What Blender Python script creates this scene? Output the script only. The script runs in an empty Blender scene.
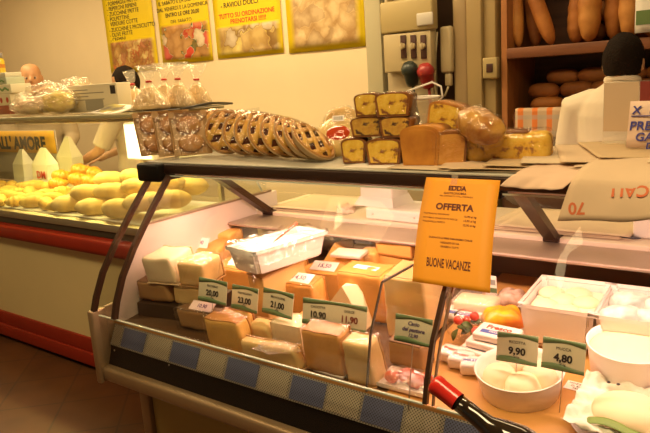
import bpy, bmesh, math, random
from mathutils import Vector, Matrix, Euler, noise
random.seed(7)
PI = math.pi
SC = bpy.context.scene
COL = SC.collection

# ------------------------------------------------------------------ camera
FPX, CX, CY, CAMH = 650.0, 325.0, 216.5, 1.6
def camera_axes(vx=-560.0, vy=135.0, roll=0.067):
    X = -Vector((vx-CX, vy-CY, FPX)); X.normalize()
    n = X.cross(Vector((1, -roll, 0))); n.normalize()
    if n.y > 0: n = -n
    Y = n.cross(X)
    return Matrix((X, Y, n))             # rows: world axes in camera axes (x right, y down, z forward)
CR = camera_axes()
CPOS = Vector((0, 0, CAMH))
cam_d = bpy.data.cameras.new('camera'); cam = bpy.data.objects.new('camera', cam_d); COL.objects.link(cam)
cam_d.sensor_width = 36.0; cam_d.lens = 36.0*FPX/650.0; cam_d.clip_start = 0.05; cam_d.clip_end = 60
rt = CR @ Vector((1, 0, 0)); up = CR @ Vector((0, -1, 0)); bk = CR @ Vector((0, 0, -1))
M4 = Matrix((rt, up, bk)).transposed().to_4x4(); M4.translation = CPOS
cam.matrix_world = M4
SC.camera = cam
SC.view_settings.view_transform = 'Standard'; SC.view_settings.look = 'None'
SC.view_settings.gamma = 1.0; SC.view_settings.use_curve_mapping = False
SC.view_settings.exposure = 0.0
SC.cycles.transparent_max_bounces = 32
SC.cycles.max_bounces = 8

# ------------------------------------------------------------------ world and large lights
W = bpy.data.worlds.new('world'); SC.world = W; W.use_nodes = True
bgn = W.node_tree.nodes['Background']
bgn.inputs[0].default_value = (1.0, 0.72, 0.42, 1); bgn.inputs[1].default_value = 0.10

def area(name, loc, sx, sy, power, color, rot=(0, 0, 0), spread=PI):
    d = bpy.data.lights.new(name, 'AREA'); d.shape = 'RECTANGLE'; d.size = sx; d.size_y = sy
    d.energy = power; d.color = color; d.spread = spread
    o = bpy.data.objects.new(name, d); o.location = loc; o.rotation_euler = rot; COL.objects.link(o); return o
WARM = (1.0, 0.74, 0.38); PINK = (1.0, 0.60, 0.46); YEL = (1.0, 0.79, 0.24)
area('ceiling_light_serving_area', (-2.9, 2.85, 2.93), 2.2, 0.3, 58, WARM)
area('ceiling_light_left', (-5.4, 2.4, 2.93), 2.2, 0.4, 52, WARM)
area('ceiling_light_doorway', (-0.9, 3.2, 2.93), 1.0, 0.3, 10, WARM)
area('ceiling_light_shop', (-0.5, 0.60, 2.93), 1.6, 0.6, 55, WARM)
area('added_fill_left', (-3.6, 0.3, 2.93), 1.6, 0.5, 26, WARM)  # unseen fill light added to brighten the fronts on the left
area('case_lamp_light', (-1.45, 1.80, 1.235), 1.35, 0.05, 14.5, PINK, (math.radians(6), 0, 0))
area('case_lamp_light_right', (0.0, 1.80, 1.235), 1.35, 0.05, 11, PINK, (math.radians(6), 0, 0))
area('bakery_lamp_light', (-3.45, 2.22, 1.425), 2.0, 0.05, 24, YEL, (math.radians(8), 0, 0))

# ------------------------------------------------------------------ pixel helpers (a line of sight meets a real surface)
def ray(px, py): return CR @ Vector((px-CX, py-CY, FPX))
def onz(px, py, z): d = ray(px, py); return CPOS + d*((z-CAMH)/d.z)
def ony(px, py, y): d = ray(px, py); return CPOS + d*(y/d.y)
def onx(px, py, x): d = ray(px, py); return CPOS + d*(x/d.x)
def depth(p): return (CR.transposed() @ (Vector(p)-CPOS)).z
def px2m(p): return depth(p)/FPX
def colx(px, y, z):
    """x of the point at (y, z) that shows in image column px"""
    a = CR.transposed() @ Vector((1, 0, 0)); b = CR.transposed() @ Vector((0, y, z-CAMH))
    k = (px-CX)/FPX
    return (k*b.z - b.x)/(a.x - k*a.z)
DS, DY0, DZ0 = 0.12, 1.47, 0.672                       # sloping deck of the cheese case
DANG = math.atan(DS)
def deckz(y): return DZ0 + DS*(y-DY0)
def ondeck(px, py, lift=0.0):
    d = ray(px, py)
    t = (DZ0+lift-DS*DY0-CAMH)/(d.z-DS*d.y)
    return CPOS + d*t

# ------------------------------------------------------------------ materials
MATS = {}
def mat(name, col=(.8, .8, .8), rough=.5, metal=0, spec=.5, var=0.0, vscale=8.0, col2=None, bump=0.0, bscale=40.0,
        sss=0.0, emit=None, estr=0.0, coat=0.0, detail=4):
    if name in MATS: return MATS[name]
    m = bpy.data.materials.new(name); m.use_nodes = True; nt = m.node_tree; N = nt.nodes; L = nt.links
    b = N['Principled BSDF']
    b.inputs['Base Color'].default_value = (*col, 1); b.inputs['Roughness'].default_value = rough
    b.inputs['Metallic'].default_value = metal; b.inputs['Specular IOR Level'].default_value = spec
    b.inputs['Coat Weight'].default_value = coat
    if sss: b.inputs['Subsurface Weight'].default_value = sss; b.inputs['Subsurface Radius'].default_value = (.02, .01, .005); b.inputs['Subsurface Scale'].default_value = .3
    tc = N.new('ShaderNodeTexCoord')
    if col2 is not None or var:
        nz = N.new('ShaderNodeTexNoise'); nz.inputs['Scale'].default_value = vscale; nz.inputs['Detail'].default_value = detail
        L.new(tc.outputs['Object'], nz.inputs['Vector'])
        rp = N.new('ShaderNodeValToRGB'); rp.color_ramp.elements[0].position = .35; rp.color_ramp.elements[1].position = .65
        c2 = col2 if col2 is not None else tuple(max(0, c*(1-var)) for c in col)
        rp.color_ramp.elements[0].color = (*col, 1); rp.color_ramp.elements[1].color = (*c2, 1)
        L.new(nz.outputs['Fac'], rp.inputs['Fac']); L.new(rp.outputs['Color'], b.inputs['Base Color'])
    if bump:
        n2 = N.new('ShaderNodeTexNoise'); n2.inputs['Scale'].default_value = bscale; n2.inputs['Detail'].default_value = 3
        L.new(tc.outputs['Object'], n2.inputs['Vector'])
        bp = N.new('ShaderNodeBump'); bp.inputs['Strength'].default_value = bump; bp.inputs['Distance'].default_value = .01
        L.new(n2.outputs['Fac'], bp.inputs['Height']); L.new(bp.outputs['Normal'], b.inputs['Normal'])
    if emit: b.inputs['Emission Color'].default_value = (*emit, 1); b.inputs['Emission Strength'].default_value = estr
    MATS[name] = m; return m

def clear(name, tint=(1, 1, 1), base=.03, edge=.5, rough=.03, bump=0, bscale=30, milky=0.0, mcol=(1, 1, 1)):
    """see-through sheet: glass, film or clear plastic"""
    if name in MATS: return MATS[name]
    m = bpy.data.materials.new(name); m.use_nodes = True; nt = m.node_tree; N = nt.nodes; L = nt.links
    for n in list(N):
        if n.type == 'BSDF_PRINCIPLED': N.remove(n)
    out = [n for n in N if n.type == 'OUTPUT_MATERIAL'][0]
    tr = N.new('ShaderNodeBsdfTransparent'); tr.inputs[0].default_value = (*tint, 1)
    gl = N.new('ShaderNodeBsdfGlossy'); gl.inputs['Roughness'].default_value = rough; gl.inputs[0].default_value = (1, 1, 1, 1)
    lw = N.new('ShaderNodeLayerWeight'); lw.inputs[0].default_value = .5
    pw = N.new('ShaderNodeMath'); pw.operation = 'POWER'; pw.inputs[1].default_value = 4
    mu = N.new('ShaderNodeMath'); mu.operation = 'MULTIPLY_ADD'; mu.inputs[1].default_value = edge; mu.inputs[2].default_value = base
    L.new(lw.outputs['Facing'], pw.inputs[0]); L.new(pw.outputs[0], mu.inputs[0])
    if bump:
        tc = N.new('ShaderNodeTexCoord'); nz = N.new('ShaderNodeTexNoise'); nz.inputs['Scale'].default_value = bscale
        L.new(tc.outputs['Object'], nz.inputs['Vector'])
        bp = N.new('ShaderNodeBump'); bp.inputs['Strength'].default_value = bump; bp.inputs['Distance'].default_value = .02
        L.new(nz.outputs['Fac'], bp.inputs['Height']); L.new(bp.outputs['Normal'], gl.inputs['Normal'])
    mx = N.new('ShaderNodeMixShader'); L.new(mu.outputs[0], mx.inputs[0])
    L.new(gl.outputs[0], mx.inputs[2])
    if milky:
        df = N.new('ShaderNodeBsdfTranslucent'); df.inputs[0].default_value = (*mcol, 1)
        d2 = N.new('ShaderNodeBsdfDiffuse'); d2.inputs[0].default_value = (*mcol, 1)
        ad = N.new('ShaderNodeMixShader'); ad.inputs[0].default_value = .5; L.new(df.outputs[0], ad.inputs[1]); L.new(d2.outputs[0], ad.inputs[2])
        m2 = N.new('ShaderNodeMixShader'); m2.inputs[0].default_value = milky
        L.new(tr.outputs[0], m2.inputs[1]); L.new(ad.outputs[0], m2.inputs[2]); L.new(m2.outputs[0], mx.inputs[1])
    else:
        L.new(tr.outputs[0], mx.inputs[1])
    L.new(mx.outputs[0], out.inputs[0])
    MATS[name] = m; return m

def tile_mat(name, c1, c2, grout, size, angle):
    m = bpy.data.materials.new(name); m.use_nodes = True; N = m.node_tree.nodes; L = m.node_tree.links; b = N['Principled BSDF']
    tc = N.new('ShaderNodeTexCoord'); mp = N.new('ShaderNodeMapping'); mp.inputs['Rotation'].default_value = (0, 0, angle)
    L.new(tc.outputs['Object'], mp.inputs['Vector'])
    br = N.new('ShaderNodeTexBrick'); br.offset = 0; br.inputs['Scale'].default_value = 1.0
    br.inputs['Brick Width'].default_value = size; br.inputs['Row Height'].default_value = size; br.inputs['Mortar Size'].default_value = .006
    br.inputs['Color1'].default_value = (*c1, 1); br.inputs['Color2'].default_value = (*c2, 1); br.inputs['Mortar'].default_value = (*grout, 1)
    L.new(mp.outputs[0], br.inputs['Vector'])
    nz = N.new('ShaderNodeTexNoise'); nz.inputs['Scale'].default_value = 6; L.new(tc.outputs['Object'], nz.inputs['Vector'])
    mx = N.new('ShaderNodeMixRGB'); mx.blend_type = 'MULTIPLY'; mx.inputs[0].default_value = .5
    L.new(br.outputs['Color'], mx.inputs[1]); L.new(nz.outputs['Fac'], mx.inputs[2]); L.new(mx.outputs[0], b.inputs['Base Color'])
    b.inputs['Roughness'].default_value = .45
    return m

def wood_mat(name, c1, c2, rough=.5, axis=0, scale=6):
    if name in MATS: return MATS[name]
    m = bpy.data.materials.new(name); m.use_nodes = True; N = m.node_tree.nodes; L = m.node_tree.links; b = N['Principled BSDF']
    tc = N.new('ShaderNodeTexCoord'); mp = N.new('ShaderNodeMapping')
    s = [scale*4]*3; s[axis] = scale*.4; mp.inputs['Scale'].default_value = s
    L.new(tc.outputs['Object'], mp.inputs['Vector'])
    nz = N.new('ShaderNodeTexNoise'); nz.inputs['Scale'].default_value = 1; nz.inputs['Detail'].default_value = 6; L.new(mp.outputs[0], nz.inputs['Vector'])
    rp = N.new('ShaderNodeValToRGB'); rp.color_ramp.elements[0].color = (*c1, 1); rp.color_ramp.elements[1].color = (*c2, 1)
    rp.color_ramp.elements[0].position = .3; rp.color_ramp.elements[1].position = .7
    L.new(nz.outputs['Fac'], rp.inputs['Fac']); L.new(rp.outputs[0], b.inputs['Base Color']); b.inputs['Roughness'].default_value = rough
    MATS[name] = m; return m

def picture_mat(name, cols, scale, bg=(.72, .54, 0.0), edge=.07, sx=.3, sz=.2, seed=0.0):
    """a printed food photograph that fades into the yellow of the poster"""
    m = bpy.data.materials.new(name); m.use_nodes = True; N = m.node_tree.nodes; L = m.node_tree.links; b = N['Principled BSDF']
    tc = N.new('ShaderNodeTexCoord'); mp = N.new('ShaderNodeMapping'); mp.inputs['Location'].default_value = (seed, 0, seed*1.7)
    L.new(tc.outputs['Object'], mp.inputs['Vector'])
    dn = N.new('ShaderNodeTexNoise'); dn.inputs['Scale'].default_value = scale*1.2; dn.inputs['Detail'].default_value = 3; L.new(mp.outputs[0], dn.inputs['Vector'])
    dm = N.new('ShaderNodeMixRGB'); dm.blend_type = 'ADD'; dm.inputs[0].default_value = .16; L.new(mp.outputs[0], dm.inputs[1]); L.new(dn.outputs['Color'], dm.inputs[2])
    v = N.new('ShaderNodeTexVoronoi'); v.inputs['Scale'].default_value = scale; v.feature = 'SMOOTH_F1'; v.inputs['Smoothness'].default_value = .35; L.new(dm.outputs[0], v.inputs['Vector'])
    sp = N.new('ShaderNodeSeparateColor'); L.new(v.outputs['Color'], sp.inputs[0])
    rp = N.new('ShaderNodeValToRGB'); cr = rp.color_ramp; cr.interpolation = 'EASE'
    while len(cr.elements) < len(cols): cr.elements.new(.5)
    for i, c in enumerate(cols): cr.elements[i].position = i/len(cols); cr.elements[i].color = (*c, 1)
    L.new(sp.outputs[0], rp.inputs[0])
    r2 = N.new('ShaderNodeValToRGB'); r2.color_ramp.elements[0].color = (1, 1, 1, 1); r2.color_ramp.elements[1].color = (.50, .36, .18, 1)
    r2.color_ramp.elements[0].position = .2; r2.color_ramp.elements[1].position = .75
    mz = N.new('ShaderNodeMath'); mz.operation = 'MULTIPLY'; mz.inputs[1].default_value = 1.0
    L.new(v.outputs['Distance'], mz.inputs[0]); L.new(mz.outputs[0], r2.inputs[0])
    mx = N.new('ShaderNodeMixRGB'); mx.blend_type = 'MULTIPLY'; mx.inputs[0].default_value = .8; L.new(rp.outputs[0], mx.inputs[1]); L.new(r2.outputs[0], mx.inputs[2])
    s3 = N.new('ShaderNodeSeparateXYZ'); L.new(tc.outputs['Object'], s3.inputs[0])
    def fade(o, half):
        a = N.new('ShaderNodeMath'); a.operation = 'ABSOLUTE'; L.new(o, a.inputs[0])
        r = N.new('ShaderNodeMapRange'); r.inputs[1].default_value = half; r.inputs[2].default_value = half-edge*half*2; r.inputs[3].default_value = 0; r.inputs[4].default_value = 1
        L.new(a.outputs[0], r.inputs[0]); return r.outputs[0]
    p = N.new('ShaderNodeMath'); p.operation = 'MULTIPLY'; L.new(fade(s3.outputs[0], sx), p.inputs[0]); L.new(fade(s3.outputs[2], sz), p.inputs[1])
    m2 = N.new('ShaderNodeMixRGB'); m2.inputs[1].default_value = (*bg, 1); L.new(p.outputs[0], m2.inputs[0]); L.new(mx.outputs[0], m2.inputs[2])
    L.new(m2.outputs[0], b.inputs['Base Color']); b.inputs['Roughness'].default_value = .5
    return m

def plaid_mat(name):
    m = bpy.data.materials.new(name); m.use_nodes = True; N = m.node_tree.nodes; L = m.node_tree.links; b = N['Principled BSDF']
    tc = N.new('ShaderNodeTexCoord'); s = N.new('ShaderNodeSeparateXYZ'); L.new(tc.outputs['Object'], s.inputs[0])
    def stripes(o, f, lo):
        a = N.new('ShaderNodeMath'); a.operation = 'MULTIPLY'; a.inputs[1].default_value = f; L.new(o, a.inputs[0])
        c = N.new('ShaderNodeMath'); c.operation = 'SINE'; L.new(a.outputs[0], c.inputs[0])
        r = N.new('ShaderNodeMapRange'); r.inputs[1].default_value = lo; r.inputs[2].default_value = lo+.3; L.new(c.outputs[0], r.inputs[0]); return r.outputs[0]
    m1 = N.new('ShaderNodeMixRGB'); m1.inputs[1].default_value = (.62, .45, .30, 1); m1.inputs[2].default_value = (.75, .22, .05, 1); L.new(stripes(s.outputs[0], 75, .2), m1.inputs[0])
    m2 = N.new('ShaderNodeMixRGB'); m2.inputs[2].default_value = (.45, .42, .38, 1); L.new(m1.outputs[0], m2.inputs[1])
    m3 = N.new('ShaderNodeMath'); m3.operation = 'MULTIPLY'; m3.inputs[1].default_value = .5; L.new(stripes(s.outputs[2], 70, .5), m3.inputs[0]); L.new(m3.outputs[0], m2.inputs[0])
    L.new(m2.outputs[0], b.inputs['Base Color']); b.inputs['Roughness'].default_value = .9
    return m

def perf_mat(name, col, dark):
    """perforated metal: rows of small dark holes"""
    m = bpy.data.materials.new(name); m.use_nodes = True; N = m.node_tree.nodes; L = m.node_tree.links; b = N['Principled BSDF']
    tc = N.new('ShaderNodeTexCoord'); s = N.new('ShaderNodeSeparateXYZ'); L.new(tc.outputs['Object'], s.inputs[0])
    def sn(o, f):
        a = N.new('ShaderNodeMath'); a.operation = 'MULTIPLY'; a.inputs[1].default_value = f; L.new(o, a.inputs[0])
        c = N.new('ShaderNodeMath'); c.operation = 'SINE'; L.new(a.outputs[0], c.inputs[0]); return c.outputs[0]
    p = N.new('ShaderNodeMath'); p.operation = 'MULTIPLY'; L.new(sn(s.outputs[0], 620), p.inputs[0]); L.new(sn(s.outputs[2], 620), p.inputs[1])
    r = N.new('ShaderNodeMapRange'); r.inputs[1].default_value = .15; r.inputs[2].default_value = .45; L.new(p.outputs[0], r.inputs[0])
    mx = N.new('ShaderNodeMixRGB'); mx.inputs[1].default_value = (*col, 1); mx.inputs[2].default_value = (*dark, 1); L.new(r.outputs[0], mx.inputs[0])
    L.new(mx.outputs[0], b.inputs['Base Color']); b.inputs['Roughness'].default_value = .5; b.inputs['Metallic'].default_value = .2
    return m

# ------------------------------------------------------------------ mesh building
class MB:
    def __init__(s): s.bm = bmesh.new(); s.mi = 0
    def _mark(s, fs, smooth=False):
        for f in fs: f.material_index = s.mi; f.smooth = smooth
    def add(s, verts, faces, smooth=False):
        vs = [s.bm.verts.new(v) for v in verts]; out = []
        for f in faces:
            try: out.append(s.bm.faces.new([vs[i] for i in f]))
            except ValueError: pass
        s._mark(out, smooth); return vs
    def box(s, c, size, M=None, bevel=0.0, seg=2):
        t = bmesh.new(); bmesh.ops.create_cube(t, size=1)
        for v in t.verts: v.co = Vector((v.co.x*size[0], v.co.y*size[1], v.co.z*size[2]))
        if bevel: bmesh.ops.bevel(t, geom=list(t.edges), offset=min(bevel, min(size)*.45), segments=seg, affect='EDGES', profile=.5)
        T = Matrix.Translation(c)
        if M is not None: T = T @ M.to_4x4()
        return s._merge(t, T, bevel > 0)
    def _merge(s, t, T=Matrix.Identity(4), smooth=False):
        t.verts.ensure_lookup_table(); mp = {}; nv = []
        for v in t.verts: w = s.bm.verts.new(T @ v.co); mp[v] = w; nv.append(w)
        out = []
        for f in t.faces:
            try: out.append(s.bm.faces.new([mp[v] for v in f.verts]))
            except ValueError: pass
        s._mark(out, smooth); t.free(); return nv
    def b2(s, a, b, bevel=0.0):
        a = Vector(a); b = Vector(b)
        return s.box((a+b)/2, [abs(x) for x in (b-a)], bevel=bevel)
    def ico(s, c, r, sub=3, M=None, fn=None, smooth=True):
        t = bmesh.new(); bmesh.ops.create_icosphere(t, subdivisions=sub, radius=1)
        for v in t.verts:
            p = v.co.copy()
            if fn: p = fn(p)
            v.co = Vector((p.x*r[0], p.y*r[1], p.z*r[2]))
        T = Matrix.Translation(c)
        if M is not None: T = T @ M.to_4x4()
        return s._merge(t, T, smooth)
    def lathe(s, prof, n=32, T=Matrix.Identity(4), cap0=True, cap1=True, smooth=True, sx=1, sy=1):
        rows = []
        for r, z in prof: rows.append([s.bm.verts.new(T @ Vector((r*sx*math.cos(2*PI*k/n), r*sy*math.sin(2*PI*k/n), z))) for k in range(n)])
        out = []
        for a, b in zip(rows, rows[1:]):
            for k in range(n): out.append(s.bm.faces.new((a[k], a[(k+1) % n], b[(k+1) % n], b[k])))
        s._mark(out, smooth)
        if cap0: s._mark([s.bm.faces.new(rows[0][::-1])])
        if cap1: s._mark([s.bm.faces.new(rows[-1])])
    def tube(s, path, r, n=8, caps=True, smooth=True, flat=1.0):
        pts = [Vector(p) for p in path]; rows = []
        rs = r if isinstance(r, (list, tuple)) else [r]*len(pts)
        prev = None
        for i, p in enumerate(pts):
            d = (pts[min(i+1, len(pts)-1)]-pts[max(i-1, 0)])
            if d.length < 1e-9: d = Vector((0, 0, 1))
            d.normalize()
            if prev is None: a = d.orthogonal().normalized() if abs(d.z) > .9 else d.cross(Vector((0, 0, 1))).normalized()
            else: a = (prev - d*prev.dot(d)).normalized()
            prev = a; b = d.cross(a)
            rows.append([s.bm.verts.new(p + (a*math.cos(2*PI*k/n) + b*math.sin(2*PI*k/n)*flat)*rs[i]) for k in range(n)])
        out = []
        for a, b in zip(rows, rows[1:]):
            for k in range(n): out.append(s.bm.faces.new((a[k], a[(k+1) % n], b[(k+1) % n], b[k])))
        s._mark(out, smooth)
        if caps: s._mark([s.bm.faces.new(rows[0][::-1])]); s._mark([s.bm.faces.new(rows[-1])])
    def prism(s, poly, z0, z1, T=Matrix.Identity(4), smooth=False):
        n = len(poly)
        a = [s.bm.verts.new(T @ Vector((x, y, z0))) for x, y in poly]; b = [s.bm.verts.new(T @ Vector((x, y, z1))) for x, y in poly]
        f = [s.bm.faces.new(a[::-1]), s.bm.faces.new(b)]
        s._mark(f)
        g = [s.bm.faces.new((a[i], a[(i+1) % n], b[(i+1) % n], b[i])) for i in range(n)]
        s._mark(g, smooth); return f+g
    def bar(s, p, q, w, h, up=(0, 0, 1)):
        p = Vector(p); q = Vector(q); d = (q-p); L = d.length; d.normalize(); u = Vector(up)
        x = d.cross(u).normalized(); u = x.cross(d)
        Mx = Matrix((x, d, u)).transposed()
        return s.box((p+q)/2, (w, L, h), Mx)
    def sheet(s, nx, ny, fn, thick=.0006):
        """a thin sheet following fn(u, v) with a little real thickness"""
        g = [[Vector(fn(i/nx, j/ny)) for j in range(ny+1)] for i in range(nx+1)]
        top = []; bot = []
        for i in range(nx+1):
            tr = []; br = []
            for j in range(ny+1):
                du = g[min(i+1, nx)][j]-g[max(i-1, 0)][j]; dv = g[i][min(j+1, ny)]-g[i][max(j-1, 0)]
                n = du.cross(dv); n = n.normalized() if n.length > 1e-12 else Vector((0, 0, 1))
                tr.append(s.bm.verts.new(g[i][j]+n*thick/2)); br.append(s.bm.verts.new(g[i][j]-n*thick/2))
            top.append(tr); bot.append(br)
        out = []
        for i in range(nx):
            for j in range(ny):
                out.append(s.bm.faces.new((top[i][j], top[i+1][j], top[i+1][j+1], top[i][j+1])))
                out.append(s.bm.faces.new((bot[i][j], bot[i][j+1], bot[i+1][j+1], bot[i+1][j])))
        s._mark(out, True); e = []
        for i in range(nx):
            e.append(s.bm.faces.new((top[i][0], bot[i][0], bot[i+1][0], top[i+1][0])))
            e.append(s.bm.faces.new((top[i+1][ny], bot[i+1][ny], bot[i][ny], top[i][ny])))
        for j in range(ny):
            e.append(s.bm.faces.new((top[0][j+1], bot[0][j+1], bot[0][j], top[0][j])))
            e.append(s.bm.faces.new((top[nx][j], bot[nx][j], bot[nx][j+1], top[nx][j+1])))
        s._mark(e)
    def text(s, txt, size, T, align='CENTER', bold=0.0, ext=.0003, shear=0.0):
        cu = bpy.data.curves.new('lettering', 'FONT'); cu.body = txt; cu.size = size; cu.align_x = align; cu.align_y = 'CENTER'
        cu.extrude = ext; cu.offset = bold; cu.shear = shear; cu.resolution_u = 3
        o = bpy.data.objects.new('lettering', cu); COL.objects.link(o)
        dg = bpy.context.evaluated_depsgraph_get(); me = bpy.data.meshes.new_from_object(o.evaluated_get(dg))
        t = bmesh.new(); t.from_mesh(me); s._merge(t, T)
        bpy.data.objects.remove(o); bpy.data.curves.remove(cu); bpy.data.meshes.remove(me)
    def build(s, name, mats, parent=None, loc=None, rot=None):
        bmesh.ops.recalc_face_normals(s.bm, faces=list(s.bm.faces))
        me = bpy.data.meshes.new(name); s.bm.to_mesh(me); s.bm.free()
        if not isinstance(mats, (list, tuple)): mats = [mats]
        for m in mats: me.materials.append(m)
        o = bpy.data.objects.new(name, me); COL.objects.link(o)
        if parent: o.parent = parent
        if loc is not None: o.location = loc
        if rot is not None: o.rotation_euler = rot
        return o

def tag(o, label=None, cat=None, group=None, kind=None):
    if label: o['label'] = label
    if cat: o['category'] = cat
    if group: o['group'] = group
    if kind: o['kind'] = kind
    return o
def thing(name, label, cat, loc=(0, 0, 0), rot=None, group=None, order=None):
    o = bpy.data.objects.new(name, None); COL.objects.link(o); o.location = loc; o.empty_display_size = .05
    if order: o.rotation_mode = order
    if rot is not None: o.rotation_euler = rot
    return tag(o, label, cat, group)
def deck_thing(name, label, cat, p, yaw=0, group=None, gap=.001):
    return thing(name, label, cat, Vector(p)+Vector((0, 0, gap)), (DANG, 0, yaw), group, 'ZYX')
def dup(root, loc=None, rot=None, label=None, group=None):
    r = root.copy(); COL.objects.link(r)
    if loc is not None: r.location = loc
    if rot is not None: r.rotation_euler = rot
    if label: r['label'] = label
    if group: r['group'] = group
    for ch in list(root.children):
        c = ch.copy(); COL.objects.link(c); c.parent = r
        for g in ch.children:
            d = g.copy(); COL.objects.link(d); d.parent = c
    return r
def struct(name, mb, m): return tag(mb.build(name, m), kind='structure')
def RX(a): return Matrix.Rotation(a, 4, 'X')
def RY(a): return Matrix.Rotation(a, 4, 'Y')
def RZ(a): return Matrix.Rotation(a, 4, 'Z')
def TR(x, y, z): return Matrix.Translation((x, y, z))
UPR = RX(PI/2)                                   # text standing upright, facing -Y

# common materials
wall_m = mat('cream_plaster', (.80, .66, .44), .8, var=.06, vscale=1.5, bump=.04, bscale=25)
cream_panel = mat('cream_laminate', (.78, .66, .34), .45, var=.05, vscale=2)
red_m = mat('red_laminate', (.34, .026, .010), .35, var=.15, vscale=3)
dark_m = mat('dark_bronze', (.045, .022, .014), .35, metal=.3)
post_m = mat('bronze_post', (.075, .035, .02), .3, metal=.5)
black_m = mat('black_panel', (.008, .006, .005), .4, spec=.2)
steel = mat('brushed_steel', (.62, .55, .47), .35, metal=.85, var=.1, vscale=12)
rail_m = mat('champagne_rail', (.36, .25, .14), .4, metal=.5, var=.1)
white_pl = mat('white_plastic', (.86, .80, .74), .4)
pink_pl = mat('pale_enamel', (.80, .68, .58), .45)
glass_m = clear('clear_glass', (.97, .975, .96), .006, .28, .02)
glass_edge = mat('glass_edge', (.55, .62, .52), .15)
film = clear('cling_film', (1, 1, 1), .06, .45, .12, bump=.8, bscale=35)
bagfilm = clear('cellophane', (1, .99, .95), .12, .45, .14, bump=1.0, bscale=34, milky=.16, mcol=(1, .95, .85))
film_milky = clear('milky_film', (1, .99, .98), .07, .4, .16, bump=.9, bscale=30, milky=.22, mcol=(1, .93, .86))
paper_m = mat('wrapping_paper', (.66, .52, .35), .85, var=.05, vscale=10)
paper_w = mat('white_paper', (.85, .80, .73), .8)
ink = mat('ink', (.03, .02, .02), .7)
red_ink = mat('red_ink', (.55, .04, .02), .7)
blue_ink = mat('blue_ink', (.05, .05, .28), .7)
skin_m = mat('skin', (.62, .33, .17), .5, var=.08, vscale=10, sss=.05)
hair_m = mat('dark_hair', (.014, .008, .005), .8, spec=.12, bump=.6, bscale=120)

# ================================================================== SETTING
m = MB(); m.b2((-8, -2.6, -.05), (3.2, 4.7, 0)); struct('floor', m, tile_mat('terracotta_tiles', (.17, .066, .022), (.145, .057, .02), (.10, .045, .02), .335, PI/4))
m = MB(); m.b2((-8, -2.6, 3.0), (3.2, 4.7, 3.05)); struct('ceiling', m, wall_m)
WY = 3.8
m = MB(); m.b2((-8, WY, 0), (-2.42, WY+.12, 3.0)); struct('wall_back', m, wall_m)
m = MB(); m.b2((-8.0, -2.6, 0), (-7.9, WY, 3.0)); struct('wall_left', m, wall_m)
m = MB(); m.b2((-1.52, WY+.50, 0), (3.2, WY+.6, 3.0)); struct('wall_right_of_doorway', m, wall_m)
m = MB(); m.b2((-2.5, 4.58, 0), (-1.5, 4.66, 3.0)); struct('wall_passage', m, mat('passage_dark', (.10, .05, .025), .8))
m = MB(); m.b2((-2.42, WY-.03, 0), (-2.30, WY+.13, 3.0), .004); struct('trim_1', m, mat('grey_green_trim', (.42, .38, .25), .5))
m = MB()
m.b2((-1.80, WY-.02, 0), (-1.70, WY+.16, 3.0), .02); struct('trim_2', m, mat('beige_casing', (.34, .24, .12), .5))
m = MB(); m.b2((-1.695, WY-.05, 0), (-1.60, WY+.5, 3.0), .006); m.b2((-1.60, WY-.02, 0), (-1.525, WY+.5, 3.0), .006); struct('trim_3', m, mat('cream_casing', (.34, .24, .10), .5))

# posters -----------------------------------------------------------
yel = mat('poster_yellow', (.75, .56, .0), .45)
def poster(x0, x1, zb, zt, label, lines, pic, pich, colr=ink, tsize=.052, picx=1.0):
    xc = (x0+x1)/2; w = x1-x0
    t = thing('wall_poster', label, 'poster', (xc, WY-.004, zb))
    m = MB(); m.sheet(10, 12, lambda u, v: ((u-.5)*w, -.004-.002*math.sin(PI*u)*(1-v), v*(zt-zb)), .0012); m.build('sheet', yel, t)
    m = MB()
    m.sheet(8, 6, lambda u, v: ((u-.5)*w*.96*picx, -.0075, (v-.5)*pich*.96), .0008)
    m.build('food_picture', pic, t, loc=(0, 0, pich*.5+.012))
    for (s, z, size, x, col, bold, al) in lines:
        m = MB(); m.text(s, size, TR(x*w/2, -.0072, z) @ UPR, al, bold); m.build('lettering', col, t)
    return t
px_a = (-5.235, -4.57)
brown_food = [(.55, .30, .10), (.45, .20, .06), (.62, .40, .12), (.40, .22, .10), (.60, .16, .05), (.66, .50, .2)]
L1 = []
def pzz(px, py, zb): return ony(px, py, WY-.01).z-zb
for i, (s, py) in enumerate(zip(['- RUSTICI', '- FORMAGGI FRITTI', '- PEPERONI RIPIENI', '- ZUCCHINE FRITTE', '- POLPETTINE', '  VERDURE COTTE', '- ZUCCHINE E PROSCIUTTO', '- OLIVE FRITTE', '- CREMINI'], (-1, 4.6, 9.9, 15.2, 20.6, 25.6, 31.5, 36.6, 41.6))):
    L1.append((s, pzz(120, py, 1.745)+.02, .050, -.84, ink, .0, 'LEFT'))
poster(-5.235, -4.56, 1.745, 2.65, 'yellow poster listing fried dishes above the dark-haired person', L1,
       picture_mat('picture_fried_food', brown_food, 14, sx=.32, sz=.13, seed=1.3), .28)
L2 = []
for i, (s, b, py) in enumerate([('IL SABATO E LA DOMENICA', 0, 0), ('DAL VENERDI E LA DOMENICA', 0, 6.6), ('ENTRO LE ORE 20,00', .0008, 13), ('DEL SABATO ...', 0, 20.5)]):
    L2.append((s, pzz(184, py, 1.78), .044, 0, ink, b, 'CENTER'))
poster(-4.50, -3.89, 1.78, 2.65, 'yellow poster with opening times over a picture of red and white vegetables', L2,
       picture_mat('picture_vegetables', [(.62, .42, .12), (.65, .03, .02), (.75, .68, .5), (.08, .12, .04), (.60, .30, .06), (.5, .28, .1)], 9, sx=.30, sz=.15, seed=4.1), .32)
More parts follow.
